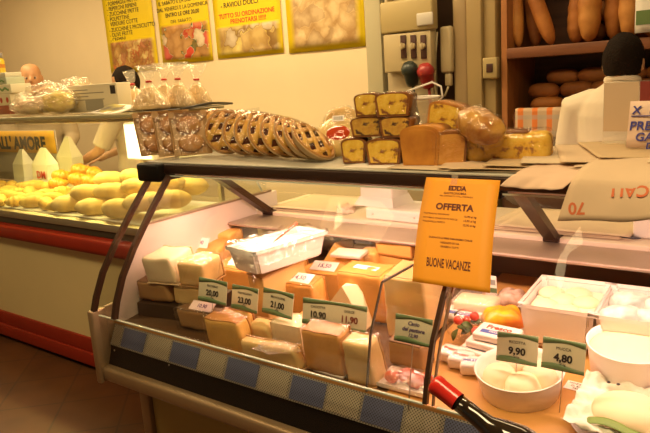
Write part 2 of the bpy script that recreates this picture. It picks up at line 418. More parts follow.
L3 = [('- RAVIOLI DOLCI', pzz(245, 2.5, 1.785), .052, -.75, ink, .0006, 'LEFT'), ('TUTTO SU ORDINAZIONE', pzz(248, 13, 1.785), .048, 0, red_ink, .0006, 'CENTER'), ('PRENOTARSI !!!!!!', pzz(248, 19.5, 1.785), .048, .05, red_ink, .0006, 'CENTER')]
poster(-3.835, -3.15, 1.785, 2.65, 'yellow poster with red writing above a picture of pasta shapes', L3,
       picture_mat('picture_pasta', [(.66, .46, .08), (.55, .40, .2), (.75, .62, .2), (.35, .22, .06), (.6, .5, .35)], 8, sx=.33, sz=.11, seed=7.7), .235)
poster(-3.10, -2.435, 1.775, 2.65, 'yellow poster filled with a large picture of gnocchi, nearest the doorway', [],
       picture_mat('picture_gnocchi', [(.70, .52, .28), (.62, .44, .22), (.75, .58, .33), (.55, .40, .22)], 9, sx=.30, sz=.19, seed=2.2), .40, picx=.98)

# electrical panel --------------------------------------------------
PY = 3.70
def pxw(px, py, y=PY): return ony(px, py, y)
t = thing('electrical_panel', 'cream electrical panel with three switches on white backing board by the doorway', 'electrical panel', (-2.13, PY, 1.2))
lx = lambda px, py: (pxw(px, py).x+2.13, pxw(px, py).z-1.2)
ivory = mat('ivory_plastic', (.40, .31, .14), .4); ivory2 = mat('pale_plastic', (.46, .37, .21), .4)
x0 = lx(384, 50)[0]; x1 = lx(434, 50)[0]
m = MB(); m.b2((x0-.0, .03, -.75), (x1-.03, .098, 1.2), .004); m.build('backing_board', mat('off_white_board', (.46, .37, .23), .6), t)
zt, zm, zb = lx(400, 1)[1], lx(400, 33)[1], lx(400, 72)[1]
m = MB(); m.b2((x0+.01, -.05, zm), (x1+.02, .03, zt), .012); m.build('upper_box', ivory, t)
m = MB(); m.b2((x0+.02, -.04, zb), (x1, .03, zm-.004), .008); m.build('switch_box', ivory2, t)
m = MB(); m.b2((x1-.08, -.065, zm+.025), (x1+.03, -.05, zm+.10), .012); m.build('clear_flap', mat('grey_flap', (.52, .48, .42), .2), t)
for i, a in enumerate((407, 417, 427)):
    sx, sz = lx(a, 46)
    m = MB(); m.b2((sx-.019, -.050, sz-.075), (sx+.019, -.040, sz+.065), .002); w = m.build('switch_window', mat('dark_brown_plastic', (.06, .025, .02), .3), t)
    m = MB(); m.lathe([(.018, 0), (.018, .012), (.012, .016)], 16, TR(sx, -.050, sz) @ UPR); m.box((sx, -.066, sz), (.008, .012, .04), bevel=.002); m.build('switch_knob', ivory2, w)
m = MB(); m.tube([(x0+.06, 0, zt), (x0+.065, 0, zt+.5)], .02); m.tube([(x0+.16, 0, zt), (x0+.165, 0, zt+.5)], .012); m.build('conduit', ivory2, t)
for nm, lab, a, b, c in (('industrial_plug', 'dark green industrial plug below the switch panel', 411, 74, (.02, .03, .025)), ('industrial_plug', 'red industrial plug below the switch panel', 427, 76, (.32, .02, .02))):
    p = pxw(a, b, 3.64)
    q = thing(nm, lab, 'plug', (p.x, p.y, p.z-.045))
    m = MB(); m.lathe([(.0, -.055), (.034, -.055), (.04, -.03), (.044, .02), (.052, .03), (.052, .06), (.03, .09)], 20, TR(0, 0, .03) @ RX(.35)); m.build('plug_body', mat('plug_%d' % a, c, .4), q)
    m = MB(); m.tube([(0, .02, -.02), (.0, .03, -.10), (.01, .05, -.22), (.0, .055, -.5)], .010); m.build('cable', mat('plug_%d' % a, c, .4), q)
p = pxw(449, 48, 3.78)
q = thing('wall_telephone', 'pale wall telephone handset with looped cord in the dark doorway', 'telephone', (p.x, 3.79, p.z))
m = MB(); m.b2((-.045, -.05, -.15), (.035, 0, .13), .016); m.build('handset', ivory2, q)
m = MB(); m.b2((-.022, -.04, -.23), (.022, -.005, -.15), .01); m.build('cord_socket', ivory2, q)
m = MB(); m.tube([(0, -.03, -.23), (-.02, -.04, -.285), (-.07, -.05, -.29), (-.085, -.05, -.22), (-.075, -.05, -.05), (-.06, -.045, .10)], .007); m.build('cord', ivory2, q)
p = pxw(490, 68, 3.74)
q = thing('wall_socket', 'small beige socket box on the casing beside the bread shelves', 'socket', (p.x, 3.78, p.z))
m = MB(); m.b2((-.045, -.045, -.06), (.045, .0, .06), .006); m.build('socket_box', ivory, q)
m = MB(); m.b2((-.02, -.05, -.025), (.02, -.045, .025), .002); m.build('cover', mat('dark_brown_plastic'), q)

# bread shelves -------------------------------------------------------
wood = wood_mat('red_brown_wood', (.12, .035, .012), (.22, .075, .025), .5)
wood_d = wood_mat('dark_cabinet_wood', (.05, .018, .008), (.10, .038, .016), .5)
BY = 3.78
t = thing('bread_shelf_unit', 'dark wooden bread shelves and cupboard behind the man in white', 'shelf unit', (-.5, BY, 0))
for xa, xb in ((-.99, -.955), (1.9, 1.94)):
    m = MB(); m.b2((xa, 0, 1.131), (xb, .5, 2.6)); m.build('side_board', wood_mat('orange_wood', (.30, .11, .03), (.42, .17, .05), .5, 2), t)
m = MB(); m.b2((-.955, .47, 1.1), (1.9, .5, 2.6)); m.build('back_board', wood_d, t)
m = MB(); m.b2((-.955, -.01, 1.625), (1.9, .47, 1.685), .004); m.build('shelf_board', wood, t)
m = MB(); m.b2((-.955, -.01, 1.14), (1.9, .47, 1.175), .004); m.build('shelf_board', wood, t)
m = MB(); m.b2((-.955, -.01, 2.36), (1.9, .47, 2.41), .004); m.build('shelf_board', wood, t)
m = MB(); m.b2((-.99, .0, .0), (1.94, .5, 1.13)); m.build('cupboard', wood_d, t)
for k in range(6):
    m = MB(); m.b2((-.97+.48*k, -.02, .1), (-.52+.48*k, 0, 1.10), .006); d = m.build('cupboard_door', wood_d, t)
    m = MB(); m.tube([(-.58+.48*k, -.02, .7), (-.58+.48*k, -.045, .7), (-.58+.48*k, -.045, .82), (-.58+.48*k, -.02, .82)], .006); m.build('handle', steel, d)
m = MB(); m.b2((-.99+.47, -.03, .02), (-.93+.47, -.02, 1.12)); m.build('stile', mat('olive_strip', (.16, .12, .03), .6), t)

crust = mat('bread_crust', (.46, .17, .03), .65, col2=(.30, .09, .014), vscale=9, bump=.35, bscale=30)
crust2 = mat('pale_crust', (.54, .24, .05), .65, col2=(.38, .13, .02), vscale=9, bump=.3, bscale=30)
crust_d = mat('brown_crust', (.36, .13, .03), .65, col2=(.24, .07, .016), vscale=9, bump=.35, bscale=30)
def loaf_mb(L, r, n=22, slash=4, flat=.85, bend=0.0):
    m = MB(); k = 16; pts = []; rs = []
    for i in range(n+1):
        u = i/n; rr = r*max(.04, (1-abs(2*u-1)**3.2))**.5
        if slash: rr *= 1+.035*math.sin(u*slash*2*PI)
        pts.append((bend*math.sin(PI*u), 0, u*L)); rs.append(rr)
    m.tube(pts, rs, k, flat=flat)
    return m
# long loaves standing on the upper shelf
lv = [(503, 505, .040, .50, -.03, crust2), (522, 516, .055, .56, -.05, crust_d), (540, 551, .045, .36, -.28, crust), (565, 562, .052, .30, .04, crust), (581, 580, .070, .42, .0, crust2), (603, 604, .062, .55, .03, crust), (624, 622, .064, .55, .02, crust2), (641, 640, .045, .45, .02, crust)]
lab = ['slim long loaf leaning at the far left end of the upper bread shelf', 'tall dark long loaf, second from the left on the upper bread shelf', 'long loaf leaning sharply to the left on the upper bread shelf', 'shorter rounded loaf standing behind the leaning one on upper shelf',
       'broad pale loaf with slashed crust in the middle of the upper shelf', 'tall smooth loaf left of the man in white\'s head', 'tall pale loaf directly behind the man in white\'s head', 'narrow loaf on upper shelf under the hanging green leaflet']
lv = [(518, 0, .040, .50, -.07, crust2), (529, 0, .052, .56, -.10, crust_d), (551, 0, .048, .40, -.34, crust), (569, 0, .056, .30, .02, crust), (587, 0, .068, .44, .0, crust2), (607, 0, .064, .56, .03, crust), (627, 0, .068, .55, .02, crust2), (645, 0, .055, .45, .02, crust)]
for i_, ((a, b, r, L, lean, mm), l) in enumerate(zip(lv, lab)):
    x = colx(a, BY+.10, 1.69)
    o = loaf_mb(L, r, slash=0 if r < .05 else 5).build('long_loaf', mm); o.location = (x, BY+.075+r+(.10 if i_ in (1, 3, 5, 7) else 0), 1.69); o.rotation_euler = (-.10, lean, random.random()*.6)
    tag(o, l, 'bread', 'long loaves on the upper bread shelf')
# dark round loaves behind them
proto = None
for i, (a, b) in enumerate([(548, 12), (551, 3), (572, 6), (590, 14), (536, 6)]):
    p = ony(a, b, BY+.36)
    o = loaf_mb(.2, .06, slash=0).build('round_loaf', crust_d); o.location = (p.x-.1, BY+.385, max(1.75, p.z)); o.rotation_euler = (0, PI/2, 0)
    o.location.z = 1.746 + .118*(i % 3)
    o.location.x = -1.2+.27*(i//3)+.06*(i % 2)
    tag(o, 'dark oval loaf lying in the shadow behind the upright long loaves', 'bread', 'dark loaves at the back of the upper shelf')
# tray with plaid cloth and oval loaves
t = thing('bread_tray', 'wooden bread tray draped with orange plaid cloth, left of man in white', 'tray', (-1.05, BY-.02, 1.176))
tx0, tx1 = -.36, 1.1
m = MB(); m.b2((tx0, .0, 0), (tx1, .45, .012)); m.b2((tx0, 0, 0), (tx1, .012, .14)); m.b2((tx0, .44, 0), (tx1, .45, .14)); m.build('tray', wood, t)
m = MB(); m.sheet(60, 10, lambda u, v: (tx0+.015+u*.9, -.012-.006*math.sin(u*60)*(1-v), .0+.16*v), .002)
m.sheet(40, 3, lambda u, v: (tx0+.015+u*.9, -.012+.03*v, .16+.004*v), .002)
m.build('plaid_cloth', plaid_mat('orange_plaid'), t)
rows = [(1.265, BY+.10, .11), (1.345, BY+.15, .105), (1.425, BY+.21, .10), (1.50, BY+.28, .10)]
k = 0
pos = ['at the front', 'in the second layer', 'in the third layer', 'on the top layer']
nth = ['leftmost', 'second from left', 'third from left', 'fourth from left', 'fifth from left']
for ri, (z, y, r0) in enumerate(rows):
    for ci in range(5):
        x = colx(512, BY+.1, 1.27)+.185*ci+(.06 if ri % 2 else 0)+.03*ri
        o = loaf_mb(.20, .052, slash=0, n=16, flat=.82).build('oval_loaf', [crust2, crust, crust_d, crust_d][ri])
        o.location = (x, y+.02*math.sin(7*ci+ri), z); o.rotation_euler = (0, PI/2, .25*math.sin(3.3*ci+2*ri))
        tag(o, 'oval roll %s of the pile in the plaid tray, %s' % (pos[ri], nth[ci]), 'bread', 'oval loaves piled in the plaid tray')
# hanging leaflet at the top right
p = ony(646, 10, BY-.03)
t = thing('shelf_leaflet', 'white and green leaflet hung from upper bread shelf, at photo\'s right edge', 'leaflet', (p.x+.03, BY-.03, p.z))
m = MB(); m.sheet(4, 4, lambda u, v: ((u-.5)*.16, 0, (v-.5)*.22), .002); m.build('sheet', paper_w, t)
m = MB(); m.b2((-.075, -.004, -.07), (.075, -.002, .0)); m.build('green_print', mat('green_print', (.12, .2, .06), .6), t)
m = MB(); m.tube([(0, .0, .11), (0, .01, .5)], .003); m.build('string', paper_w, t)

# ================================================================== PEOPLE
def skin_mesh(verts, edges, root=0, sub=2):
    me = bpy.data.meshes.new('body'); me.from_pydata([v[:3] for v in verts], edges, [])
    o = bpy.data.objects.new('body', me); COL.objects.link(o)
    md = o.modifiers.new('Skin', 'SKIN'); md.use_smooth_shade = True
    for i, v in enumerate(verts):
        r = v[3]; sv = me.skin_vertices[0].data[i]; sv.radius = r if isinstance(r, tuple) else (r, r); sv.use_root = (i == root)
    s = o.modifiers.new('Sub', 'SUBSURF'); s.levels = sub; s.render_levels = sub
    dg = bpy.context.evaluated_depsgraph_get(); out = bpy.data.meshes.new_from_object(o.evaluated_get(dg))
    bpy.data.objects.remove(o); bpy.data.meshes.remove(me); return out
def fuse(meshes, voxel):
    t = bmesh.new()
    for me in meshes: t.from_mesh(me)
    me = bpy.data.meshes.new('fused'); t.to_mesh(me); t.free()
    o = bpy.data.objects.new('fused', me); COL.objects.link(o)
    r = o.modifiers.new('R', 'REMESH'); r.mode = 'VOXEL'; r.voxel_size = voxel; r.use_smooth_shade = True
    s = o.modifiers.new('S', 'SMOOTH'); s.iterations = 2; s.factor = .4
    dg = bpy.context.evaluated_depsgraph_get(); out = bpy.data.meshes.new_from_object(o.evaluated_get(dg))
    bpy.data.objects.remove(o); return out
def mesh_of(mb):
    bmesh.ops.recalc_face_normals(mb.bm, faces=list(mb.bm.faces)); me = bpy.data.meshes.new('m'); mb.bm.to_mesh(me); mb.bm.free(); return me
def head_fn(p):
    q = p.copy()
    if 0 < q.z < .995: k = (1-q.z**2.9)**(1/2.9)/math.sqrt(1-q.z*q.z); q.x *= k; q.y *= k; q.z *= .97
    if q.z < 0: q.x *= 1-.28*(-q.z)**1.3; q.y *= 1-.10*(-q.z)
    if q.y < -.5 and abs(q.x) < .3 and -.35 < q.z < .1: q.y -= .02
    for ex in (-.38, .38):
        d = (Vector((q.x-ex, q.z-.02))).length
        if q.y < 0 and d < .28: q.y += .10*(1-d/.28)
    return q
def person(name, label, loc, yaw, H, arms, shirt_mat, hair, trouser_mat, long_sleeve=False, bend=0.0):
    """standing figure facing -Y before yaw; arms = [(elbow, wrist), (elbow, wrist)] right, left"""
    s = H/1.75
    t = thing(name, label, 'person', loc, (0, 0, yaw))
    hz = 1.605*s; hy = -.02-bend
    V = lambda x, y, z, r: (x*s, y*s, z*s, (r*s) if not isinstance(r, tuple) else (r[0]*s, r[1]*s))
    b = -bend
    def torso(g): return [V(0, 0, .95, (.15+g, .105+g)), V(0, b*.3, 1.10, (.135+g, .10+g)), V(0, b*.6, 1.27, (.155+g, .11+g)), V(0, b*.85, 1.425, (.145+g, .095+g))]
    vs = torso(0); ed = [(0, 1), (1, 2), (2, 3)]
    vs += [V(0, b, 1.49, .058), V(0, b-.012, 1.58, .056)]; ed += [(3, 4), (4, 5)]
    fing = []
    for sd, (el, wr) in zip((-1, 1), arms):
        k = len(vs); sh = Vector((sd*.185, b*.85, 1.43)); el = Vector(el); wr = Vector(wr)
        vs += [V(*sh, .058), V(*((sh+el)/2), .047), V(*el, .040), V(*((el+wr)/2), .037), V(*wr, .026)]
        ed += [(3, k), (k, k+1), (k+1, k+2), (k+2, k+3), (k+3, k+4)]
        d = (wr-el).normalized(); side = d.cross(Vector((0, 0, 1)));  side = side.normalized() if side.length > .2 else Vector((0, 1, 0))
        nrm = side.cross(d).normalized()
        palm = wr+d*.05; kn = wr+d*.095
        vs.append(V(*palm, (.034, .018))); ed.append((k+4, k+5))
        for fi, (off, Lf) in enumerate(((-.027, .062), (-.009, .074), (.009, .070), (.027, .055))):
            c0 = kn+side*off; fing.append([wr+d*.05+side*off*.7, c0, c0+d*Lf*.55-nrm*.012, c0+d*Lf-nrm*.035])
        fing.append([wr+d*.02-side*.02, wr+d*.055-side*.045, wr+d*.085-side*.056-nrm*.01])
    for sd in (-1, 1):
        k = len(vs)
        vs += [V(sd*.09, 0, .90, .088), V(sd*.10, -.01, .70, .072), V(sd*.10, -.01, .50, .055), V(sd*.105, .01, .30, .050), V(sd*.105, .02, .09, .036), V(sd*.11, -.05, .045, .040), V(sd*.115, -.14, .035, .034)]
        ed += [(0, k)]+[(k+i, k+i+1) for i in range(6)]
    parts = [skin_mesh(vs, ed)]
    for f in fing:
        parts.append(skin_mesh([V(*p, .0085 if i else .011) for i, p in enumerate(f)], [(i, i+1) for i in range(len(f)-1)]))
    hm = MB(); hm.ico((0, hy*s, hz), (.077*s, .098*s, .118*s), 4, fn=head_fn)
    hm.ico((0, hy*s-.10*s, hz-.012*s), (.014*s, .022*s, .026*s), 2)
    hm.ico((0, hy*s-.088*s, hz-.058*s), (.024*s, .014*s, .010*s), 2)
    hm.ico((0, hy*s-.075*s, hz-.10*s), (.026*s, .022*s, .018*s), 2)
    for sd in (-1, 1): hm.ico((sd*.079*s, hy*s+.012*s, hz-.008*s), (.010*s, .020*s, .032*s), 2)
    parts.append(mesh_of(hm))
    body = fuse(parts, .0075)
    body.materials.clear(); body.materials.append(skin_m)
    for p in body.polygons: p.material_index = 0
    o = bpy.data.objects.new('body', body); COL.objects.link(o); o.parent = t
    for sd in (-1, 1):
        m = MB(); m.ico((sd*.030*s, hy*s-.077*s, hz+.005*s), (.011*s,)*3, 2); e = m.build('eye', mat('eye_white', (.8, .75, .7), .3), t)
        m = MB(); m.ico((sd*.030*s, hy*s-.0865*s, hz+.005*s), (.0072*s, .003*s, .0072*s), 2); m.build('iris', mat('iris', (.04, .02, .01), .2), e)
    m = MB(); m.ico((0, hy*s-.100*s, hz-.058*s), (.022*s, .006*s, .006*s), 2); m.build('lips', mat('lips', (.45, .16, .10), .5), t)
    # shirt
    sec = [(.90, 0, .178, .130), (.99, 0, .176, .128), (1.10, b*.3, .165, .120), (1.27, b*.6, .186, .128), (1.38, b*.8, .200, .130), (1.44, b*.9, .185, .118), (1.485, b, .128, .095), (1.515, b, .080, .078), (1.53, b, .068, .070)]
    sb = MB(); sb.add([(rx*s*math.cos(2*PI*k/28), (cy+ry*math.sin(2*PI*k/28))*s, z*s) for z, cy, rx, ry in sec for k in range(28)],
                      [(r*28+k, r*28+(k+1) % 28, (r+1)*28+(k+1) % 28, (r+1)*28+k) for r in range(len(sec)-1) for k in range(28)]+[tuple(range(27, -1, -1)), tuple(range((len(sec)-1)*28, len(sec)*28))])
    garment = [mesh_of(sb)]
    for sd, (el, wr) in zip((-1, 1), arms):
        sh = Vector((sd*.165, b*.85, 1.428)); el = Vector(el); wr = Vector(wr)
        P = [sh-Vector((sd*.05, 0, 0)), sh+Vector((sd*.03, 0, -.015)), (sh+el)/2+Vector((sd*.012, 0, 0)), sh*.1+el*.9]
        rr = [.075, .078, .070, .066]
        if long_sleeve: P += [el, el*.12+wr*.88]; rr += [.060, .042]
        sb = MB(); sb.tube([p*s for p in P], [r*s for r in rr], 16); garment.append(mesh_of(sb))
    sm = fuse(garment, .010); sm.materials.clear(); sm.materials.append(shirt_mat)
    for p in sm.polygons: p.material_index = 0
    o = bpy.data.objects.new('shirt', sm); COL.objects.link(o); o.parent = t
    m = MB(); m.tube([(.072*s*math.cos(a), b*s+(.062*math.sin(a)-.004)*s, (1.530-.014*math.sin(-a))*s) for a in [2*PI*i/24 for i in range(25)]], .006*s, 8, caps=False, flat=2.2); m.build('collar', shirt_mat, t)
    tv = [V(0, 0, 1.0, (.158, .118)), V(0, 0, .90, (.165, .12))]; te = [(0, 1)]
    for sd in (-1, 1):
        k = len(tv); tv += [V(sd*.09, 0, .84, .098), V(sd*.10, -.005, .5, .075), V(sd*.105, .012, .08, .062)]; te += [(1, k), (k, k+1), (k+1, k+2)]
    tm = fuse([skin_mesh(tv, te)], .014); tm.materials.clear(); tm.materials.append(trouser_mat)
    for p in tm.polygons: p.material_index = 0
    o = bpy.data.objects.new('trousers', tm); COL.objects.link(o); o.parent = t
    if hair:
        m = MB()
        def hf(p):
            q = p.copy()
            low = -.55 if q.y > .1 else (.30 if q.y < -.45 else -.1+.0)
            if q.z < low: q.z = low+(q.z-low)*.05; q.x *= .88; q.y *= .88
            n = noise.noise(q*4)*.04; return q*(1+n)
        m.ico((0, hy*s+.006*s, hz+.012*s), (.086*s, .106*s, .120*s), 4, fn=hf)
        m.build('hair', hair_m, t)
    elif hair is None:
        m = MB()
        def ff(p):
            q = p.copy(); ang = abs(math.atan2(q.x, q.y))
            if q.z > .05: q.z = .05
            if q.z < -.5: q.z = -.5
            if q.y < .0: q.y = 0.0; q.x *= .9
            return q
        m.ico((0, hy*s+.006*s, hz), (.079*s, .101*s, .119*s), 3, fn=ff); m.build('hair_fringe', mat('grey_hair', (.25, .2, .15), .7), t)
    return t
white_shirt = mat('white_shirt', (.80, .70, .55), .8, bump=.15, bscale=9)
beige_shirt = mat('beige_shirt', (.45, .36, .24), .8, bump=.15, bscale=9)
jeans = mat('dark_trousers', (.03, .03, .04), .8)
apron_shirt = mat('pale_overall', (.58, .48, .36), .8, bump=.15, bscale=9)
person('person', 'person seen from behind in white short-sleeved shirt facing the bread shelves', (-.672, 3.08, 0.0), PI-.05, 1.712,
       [((-.245, -.03, 1.14), (-.20, -.22, 1.02)), ((.255, -.03, 1.14), (.20, -.22, 1.02))], white_shirt, True, jeans)
person('person', 'bald person behind the bakery counter, only the forehead showing over the packets', (-5.40, 3.10, 0.0), 1.0, 1.895,
       [((-.24, -.04, 1.13), (-.20, -.22, 1.05)), ((.24, -.04, 1.13), (.20, -.22, 1.05))], beige_shirt, None, jeans, True)
person('person', 'dark-haired person behind the counter, head showing above the biscuit bags', (-4.10, 3.10, 0.0), -1.15, 1.785,
       [((-.25, -.15, 1.15), (-.16, -.38, 1.06)), ((.25, -.15, 1.15), (.16, -.38, 1.06))], apron_shirt, True, jeans, False)

# ================================================================== BAKERY COUNTER (left)
CF, CXL, CXR = 1.985, -7.2, -2.33
t = thing('bakery_counter', 'cream and red bakery counter with glass front at the left', 'counter', (0, 0, 0))
m = MB(); m.b2((CXL, CF+.03, .0), (CXR, 2.75, .06)); m.build('toe_kick', black_m, t)
m = MB(); m.b2((CXL, CF+.012, .06), (CXR, 2.75, .84)); m.build('front_panel', cream_panel, t)
m = MB(); m.b2((CXL, CF-.012, .03), (CXR, CF+.012, .115), .006); m.b2((CXL, CF-.004, .115), (CXR, CF+.012, .205), .004); m.build('red_skirting', red_m, t)
m = MB(); m.b2((CXL, CF-.045, .735), (CXR, CF+.03, .835), .03); m.build('red_bumper', red_m, t)
m = MB(); m.b2((CXL, CF-.01, .837), (CXR, 2.75, .875)); m.build('dark_edge', mat('dark_edge', (.05, .04, .025), .4), t)
m = MB(); m.b2((CXL, CF-.02, .875), (CXR, 2.75, .915), .003); m.build('deck', mat('dull_steel', (.42, .36, .24), .4, metal=.6), t)
SZ = 1.462
m = MB(); m.b2((CXL, 1.98, SZ), (-2.62, 2.0, SZ+.020), .004); m.b2((CXL, 2.0, SZ), (-2.62, 2.60, SZ+.012)); m.build('glass_shelf', mat('shelf_glass', (.40, .36, .20), .15, coat=.4), t)
sd = MB(); 
for (a, b) in ((-6.9, -5.36), (-5.35, -3.94), (-3.93, -2.66)):
    m = MB(); m.sheet(1, 10, lambda u, v: (a+(b-a)*u, 1.985+.02*v, .92+.54*v), .006); m.build('front_glass', glass_m, t)
m = MB(); m.sheet(1, 1, lambda u, v: (-2.36, 2.0+.6*u, .92+.54*v), .006); m.build('end_glass', glass_m, t)
for x in (-6.6, -2.68):
    m = MB(); m.b2((x-.012, 2.56, .915), (x+.012, 2.585, SZ)); m.build('shelf_post', steel, t)
m = MB(); m.b2((-4.45, 2.19, SZ-.035), (-2.45, 2.26, SZ-.001), .006); m.build('lamp_housing', steel, t)
# bright patch in the counter glass, made as an added glowing panel
a = ony(121, 128, 2.62); 
q = thing('glow_panel', 'added white glowing panel behind the counter glass below biscuit bags', 'panel', (ony(138, 143, 2.66).x, 2.66, .916))
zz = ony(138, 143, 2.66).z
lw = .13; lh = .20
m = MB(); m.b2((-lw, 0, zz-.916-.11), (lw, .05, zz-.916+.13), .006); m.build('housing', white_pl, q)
m = MB(); m.b2((-lw+.01, -.006, zz-.916-.10), (lw-.01, -.001, zz-.916+.12), .002); m.build('glow_face', mat('glowing_white', (1, .95, .8), .5, emit=(1, .93, .70), estr=1.6), q)
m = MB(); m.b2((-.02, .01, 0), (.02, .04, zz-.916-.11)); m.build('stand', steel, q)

# bags standing at the rear of the counter
def standing_bag(px, py, y, w, h, label, mm, fold=True):
    p = ony(px, py, y)
    q = thing('paper_bag', label, 'bag', (p.x, y, .917))
    m = MB()
    m.add([(-w/2, -.05, 0), (w/2, -.05, 0), (w/2, .05, 0), (-w/2, .05, 0), (-w/2, -.04, h*.62), (w/2, -.04, h*.62), (w/2, .05, h*.62), (-w/2, .05, h*.62), (-w*.10, .0, h), (w*.16, .0, h), (w*.16, .014, h), (-w*.10, .014, h)],
          [(3, 2, 1, 0), (0, 1, 5, 4), (1, 2, 6, 5), (2, 3, 7, 6), (3, 0, 4, 7), (4, 5, 9, 8), (5, 6, 10, 9), (6, 7, 11, 10), (7, 4, 8, 11), (8, 9, 10, 11)])
    m.build('bag', mm, q)
    return q
bagw = mat('white_bag_paper', (.80, .78, .66), .6, bump=.4, bscale=12)
standing_bag(24, 172, 2.58, .15, .29, 'white paper bag standing at the back of counter, left of red-printed bag', bagw)
q = standing_bag(45, 170, 2.54, .20, .31, 'white paper bag with red DM lettering behind the rolls', bagw)
m = MB(); m.text('DM', .075, TR(.035, -.056, .12) @ UPR, bold=.002); m.build('lettering', red_ink, q)
q = standing_bag(70, 165, 2.64, .19, .38, 'plain grey paper bag behind golden croissants, right of the DM bag', mat('greyish_bag', (.50, .46, .32), .7, bump=.4, bscale=12))
# banner
p0 = ony(-25, 142, 2.70); p1 = ony(56, 142, 2.70)
q = thing('counter_banner', 'orange banner reading all\' amore behind the bags, under the shelf', 'banner', ((p0.x+p1.x)/2, 2.70, .916))
w = p1.x-p0.x
zc = ony(28, 143, 2.7).z-.916
m = MB(); m.sheet(12, 6, lambda u, v: ((u-.5)*w, .004*math.sin(9*u), zc-.30+v*.40), .003); m.build('cloth', mat('grey_cloth', (.36, .32, .22), .8), q)
m = MB(); m.sheet(12, 3, lambda u, v: ((u-.5)*w, -.008, zc-.075+v*.17), .003); m.build('orange_band', mat('orange_band', (.72, .40, .03), .6), q)
m = MB(); m.text("ALL' AMORE", .135, TR(w*.10, -.012, zc-.005) @ UPR, bold=.006); m.build('lettering', mat('dark_green_ink', (.03, .035, .02), .7), q)
for s in (-1, 1):
    m = MB(); m.tube([(s*w*.49, .008, 0), (s*w*.49, .008, zc+.1)], .008); m.build('pole', steel, q)

# rolls and croissants -----------------------------------------------
ivory_roll = mat('ivory_roll', (.76, .60, .25), .6, col2=(.66, .44, .13), vscale=8, bump=.25, bscale=25)
yellow_roll = mat('yellow_roll', (.78, .58, .16), .55, col2=(.66, .40, .07), vscale=9, bump=.25, bscale=25)
gold_roll = mat('golden_croissant', (.66, .36, .04), .4, col2=(.50, .22, .02), vscale=7, bump=.2, bscale=25)
def roll_mb(L, r, k=3, seed=0):
    m = MB(); n = 26; pts = []; rs = []
    for i in range(n+1):
        u = i/n; rr = r*max(.03, (1-abs(2*u-1)**2.6))**.55*(1+.07*abs(math.sin(u*k*PI+seed))-.03)
        pts.append(((u-.5)*L, .012*math.sin(PI*u*1.5+seed), 0)); rs.append(rr)
    m.tube(pts, rs, 14, flat=.86); return m
def croissant_mb(R, r):
    m = MB(); n = 40; pts = []; rs = []
    for i in range(n+1):
        u = i/n; a = (u-.5)*2.6
        step = abs(((u*7) % 1)-.5)*2
        rr = r*(.16+.84*math.sin(PI*u)**.9)*(1-.14*step)
        pts.append((R*math.sin(a), -R*math.cos(a)+R, 0)); rs.append(rr)
    m.tube(pts, rs, 14, flat=.85); return m
DKZ = .915
# ivory rolls: big pile right of the centre
RV = [roll_mb(.24, .060, 2, .3), roll_mb(.22, .057, 3, 1.2), roll_mb(.25, .062, 2, 2.1)]
protos = [mb.build('long_roll', ivory_roll) for mb in RV]
spots = [  # px, py of the centre, y depth, yaw, tilt
 (73, 210, 2.10, .9, 'front row of the pale pile, leftmost'), (96, 211, 2.09, 1.0, 'front row of the pale pile, second from left'), (121, 208, 2.08, .25, 'front row of the pale pile, third from left'),
 (146, 202, 2.12, .9, 'front row of the pale pile, behind the bronze post'), (170, 199, 2.16, .8, 'front row of the pale pile, right of the bronze post'),
 (88, 193, 2.16, .3, 'second layer of the pale pile, leftmost'), (112, 192, 2.16, .45, 'second layer of the pale pile, second from left'), (138, 187, 2.2, .4, 'second layer of the pale pile, third from left'), (163, 184, 2.24, .6, 'second layer of the pale pile, right of the post'),
 (110, 180, 2.32, .35, 'top of the pale pile, leftmost'), (135, 177, 2.34, .3, 'top of the pale pile, in the middle'), (160, 173, 2.38, .3, 'top of the pale pile, under the corner of the cheese case'), (188, 186, 2.34, .5, 'right end of the pale pile beside the end glass'), (186, 176, 2.45, .5, 'back right of the pale pile, under the top shelf of cheese case')]
used = set()
for i, (a, b, y, yw, l) in enumerate(spots):
    o = protos[i % 3] if i < 3 else protos[i % 3].copy()
    if i >= 3: COL.objects.link(o)
    p = ony(a, b, y); o.location = (p.x, p.y, max(p.z, DKZ+.054)); o.rotation_euler = (0, .04*math.sin(i*2.1), yw)
    tag(o, 'long pale roll, %s' % l, 'bread roll', 'pale rolls heaped in the bakery counter')
# yellow small rolls at left
RV = [roll_mb(.17, .045, 3, .5), roll_mb(.15, .042, 2, 1.5), croissant_mb(.06, .042)]
protos = [mb.build('yellow_roll', yellow_roll) for mb in RV]
lab_col = ['left edge of the counter', 'below the banner', 'in front of the white bags', 'in front of the DM bag', 'below the golden croissants', 'beside the pale rolls']
lab_row = ['front row', 'second row', 'third row', 'back row']
k = 0
for ri, (py, y, n) in enumerate([(207, 2.07, 6), (200, 2.17, 6), (193, 2.27, 6), (186, 2.40, 5)]):
    for ci in range(n):
        px = -8+ci*13.2+(5 if ri % 2 else 0)
        p = ony(px, py+.0*ci, y)
        o = protos[k % 3] if k < 3 else protos[k % 3].copy()
        if k >= 3: COL.objects.link(o)
        k += 1
        o.location = (p.x, p.y+.02*math.sin(5*ci+ri), max(p.z+.012*math.sin(3.1*ci+ri*2), DKZ+.042)); o.rotation_euler = (.1*math.sin(ci), .12*math.sin(2*ci+ri), .5+.8*math.sin(4.3*ci+2.2*ri))
        tag(o, 'small yellow roll, %s of left pile, %s' % (lab_row[ri], lab_col[ci]), 'bread roll', 'small yellow rolls in the bakery counter')
cm = croissant_mb(.062, .052)
pr = cm.build('golden_croissant', gold_roll)
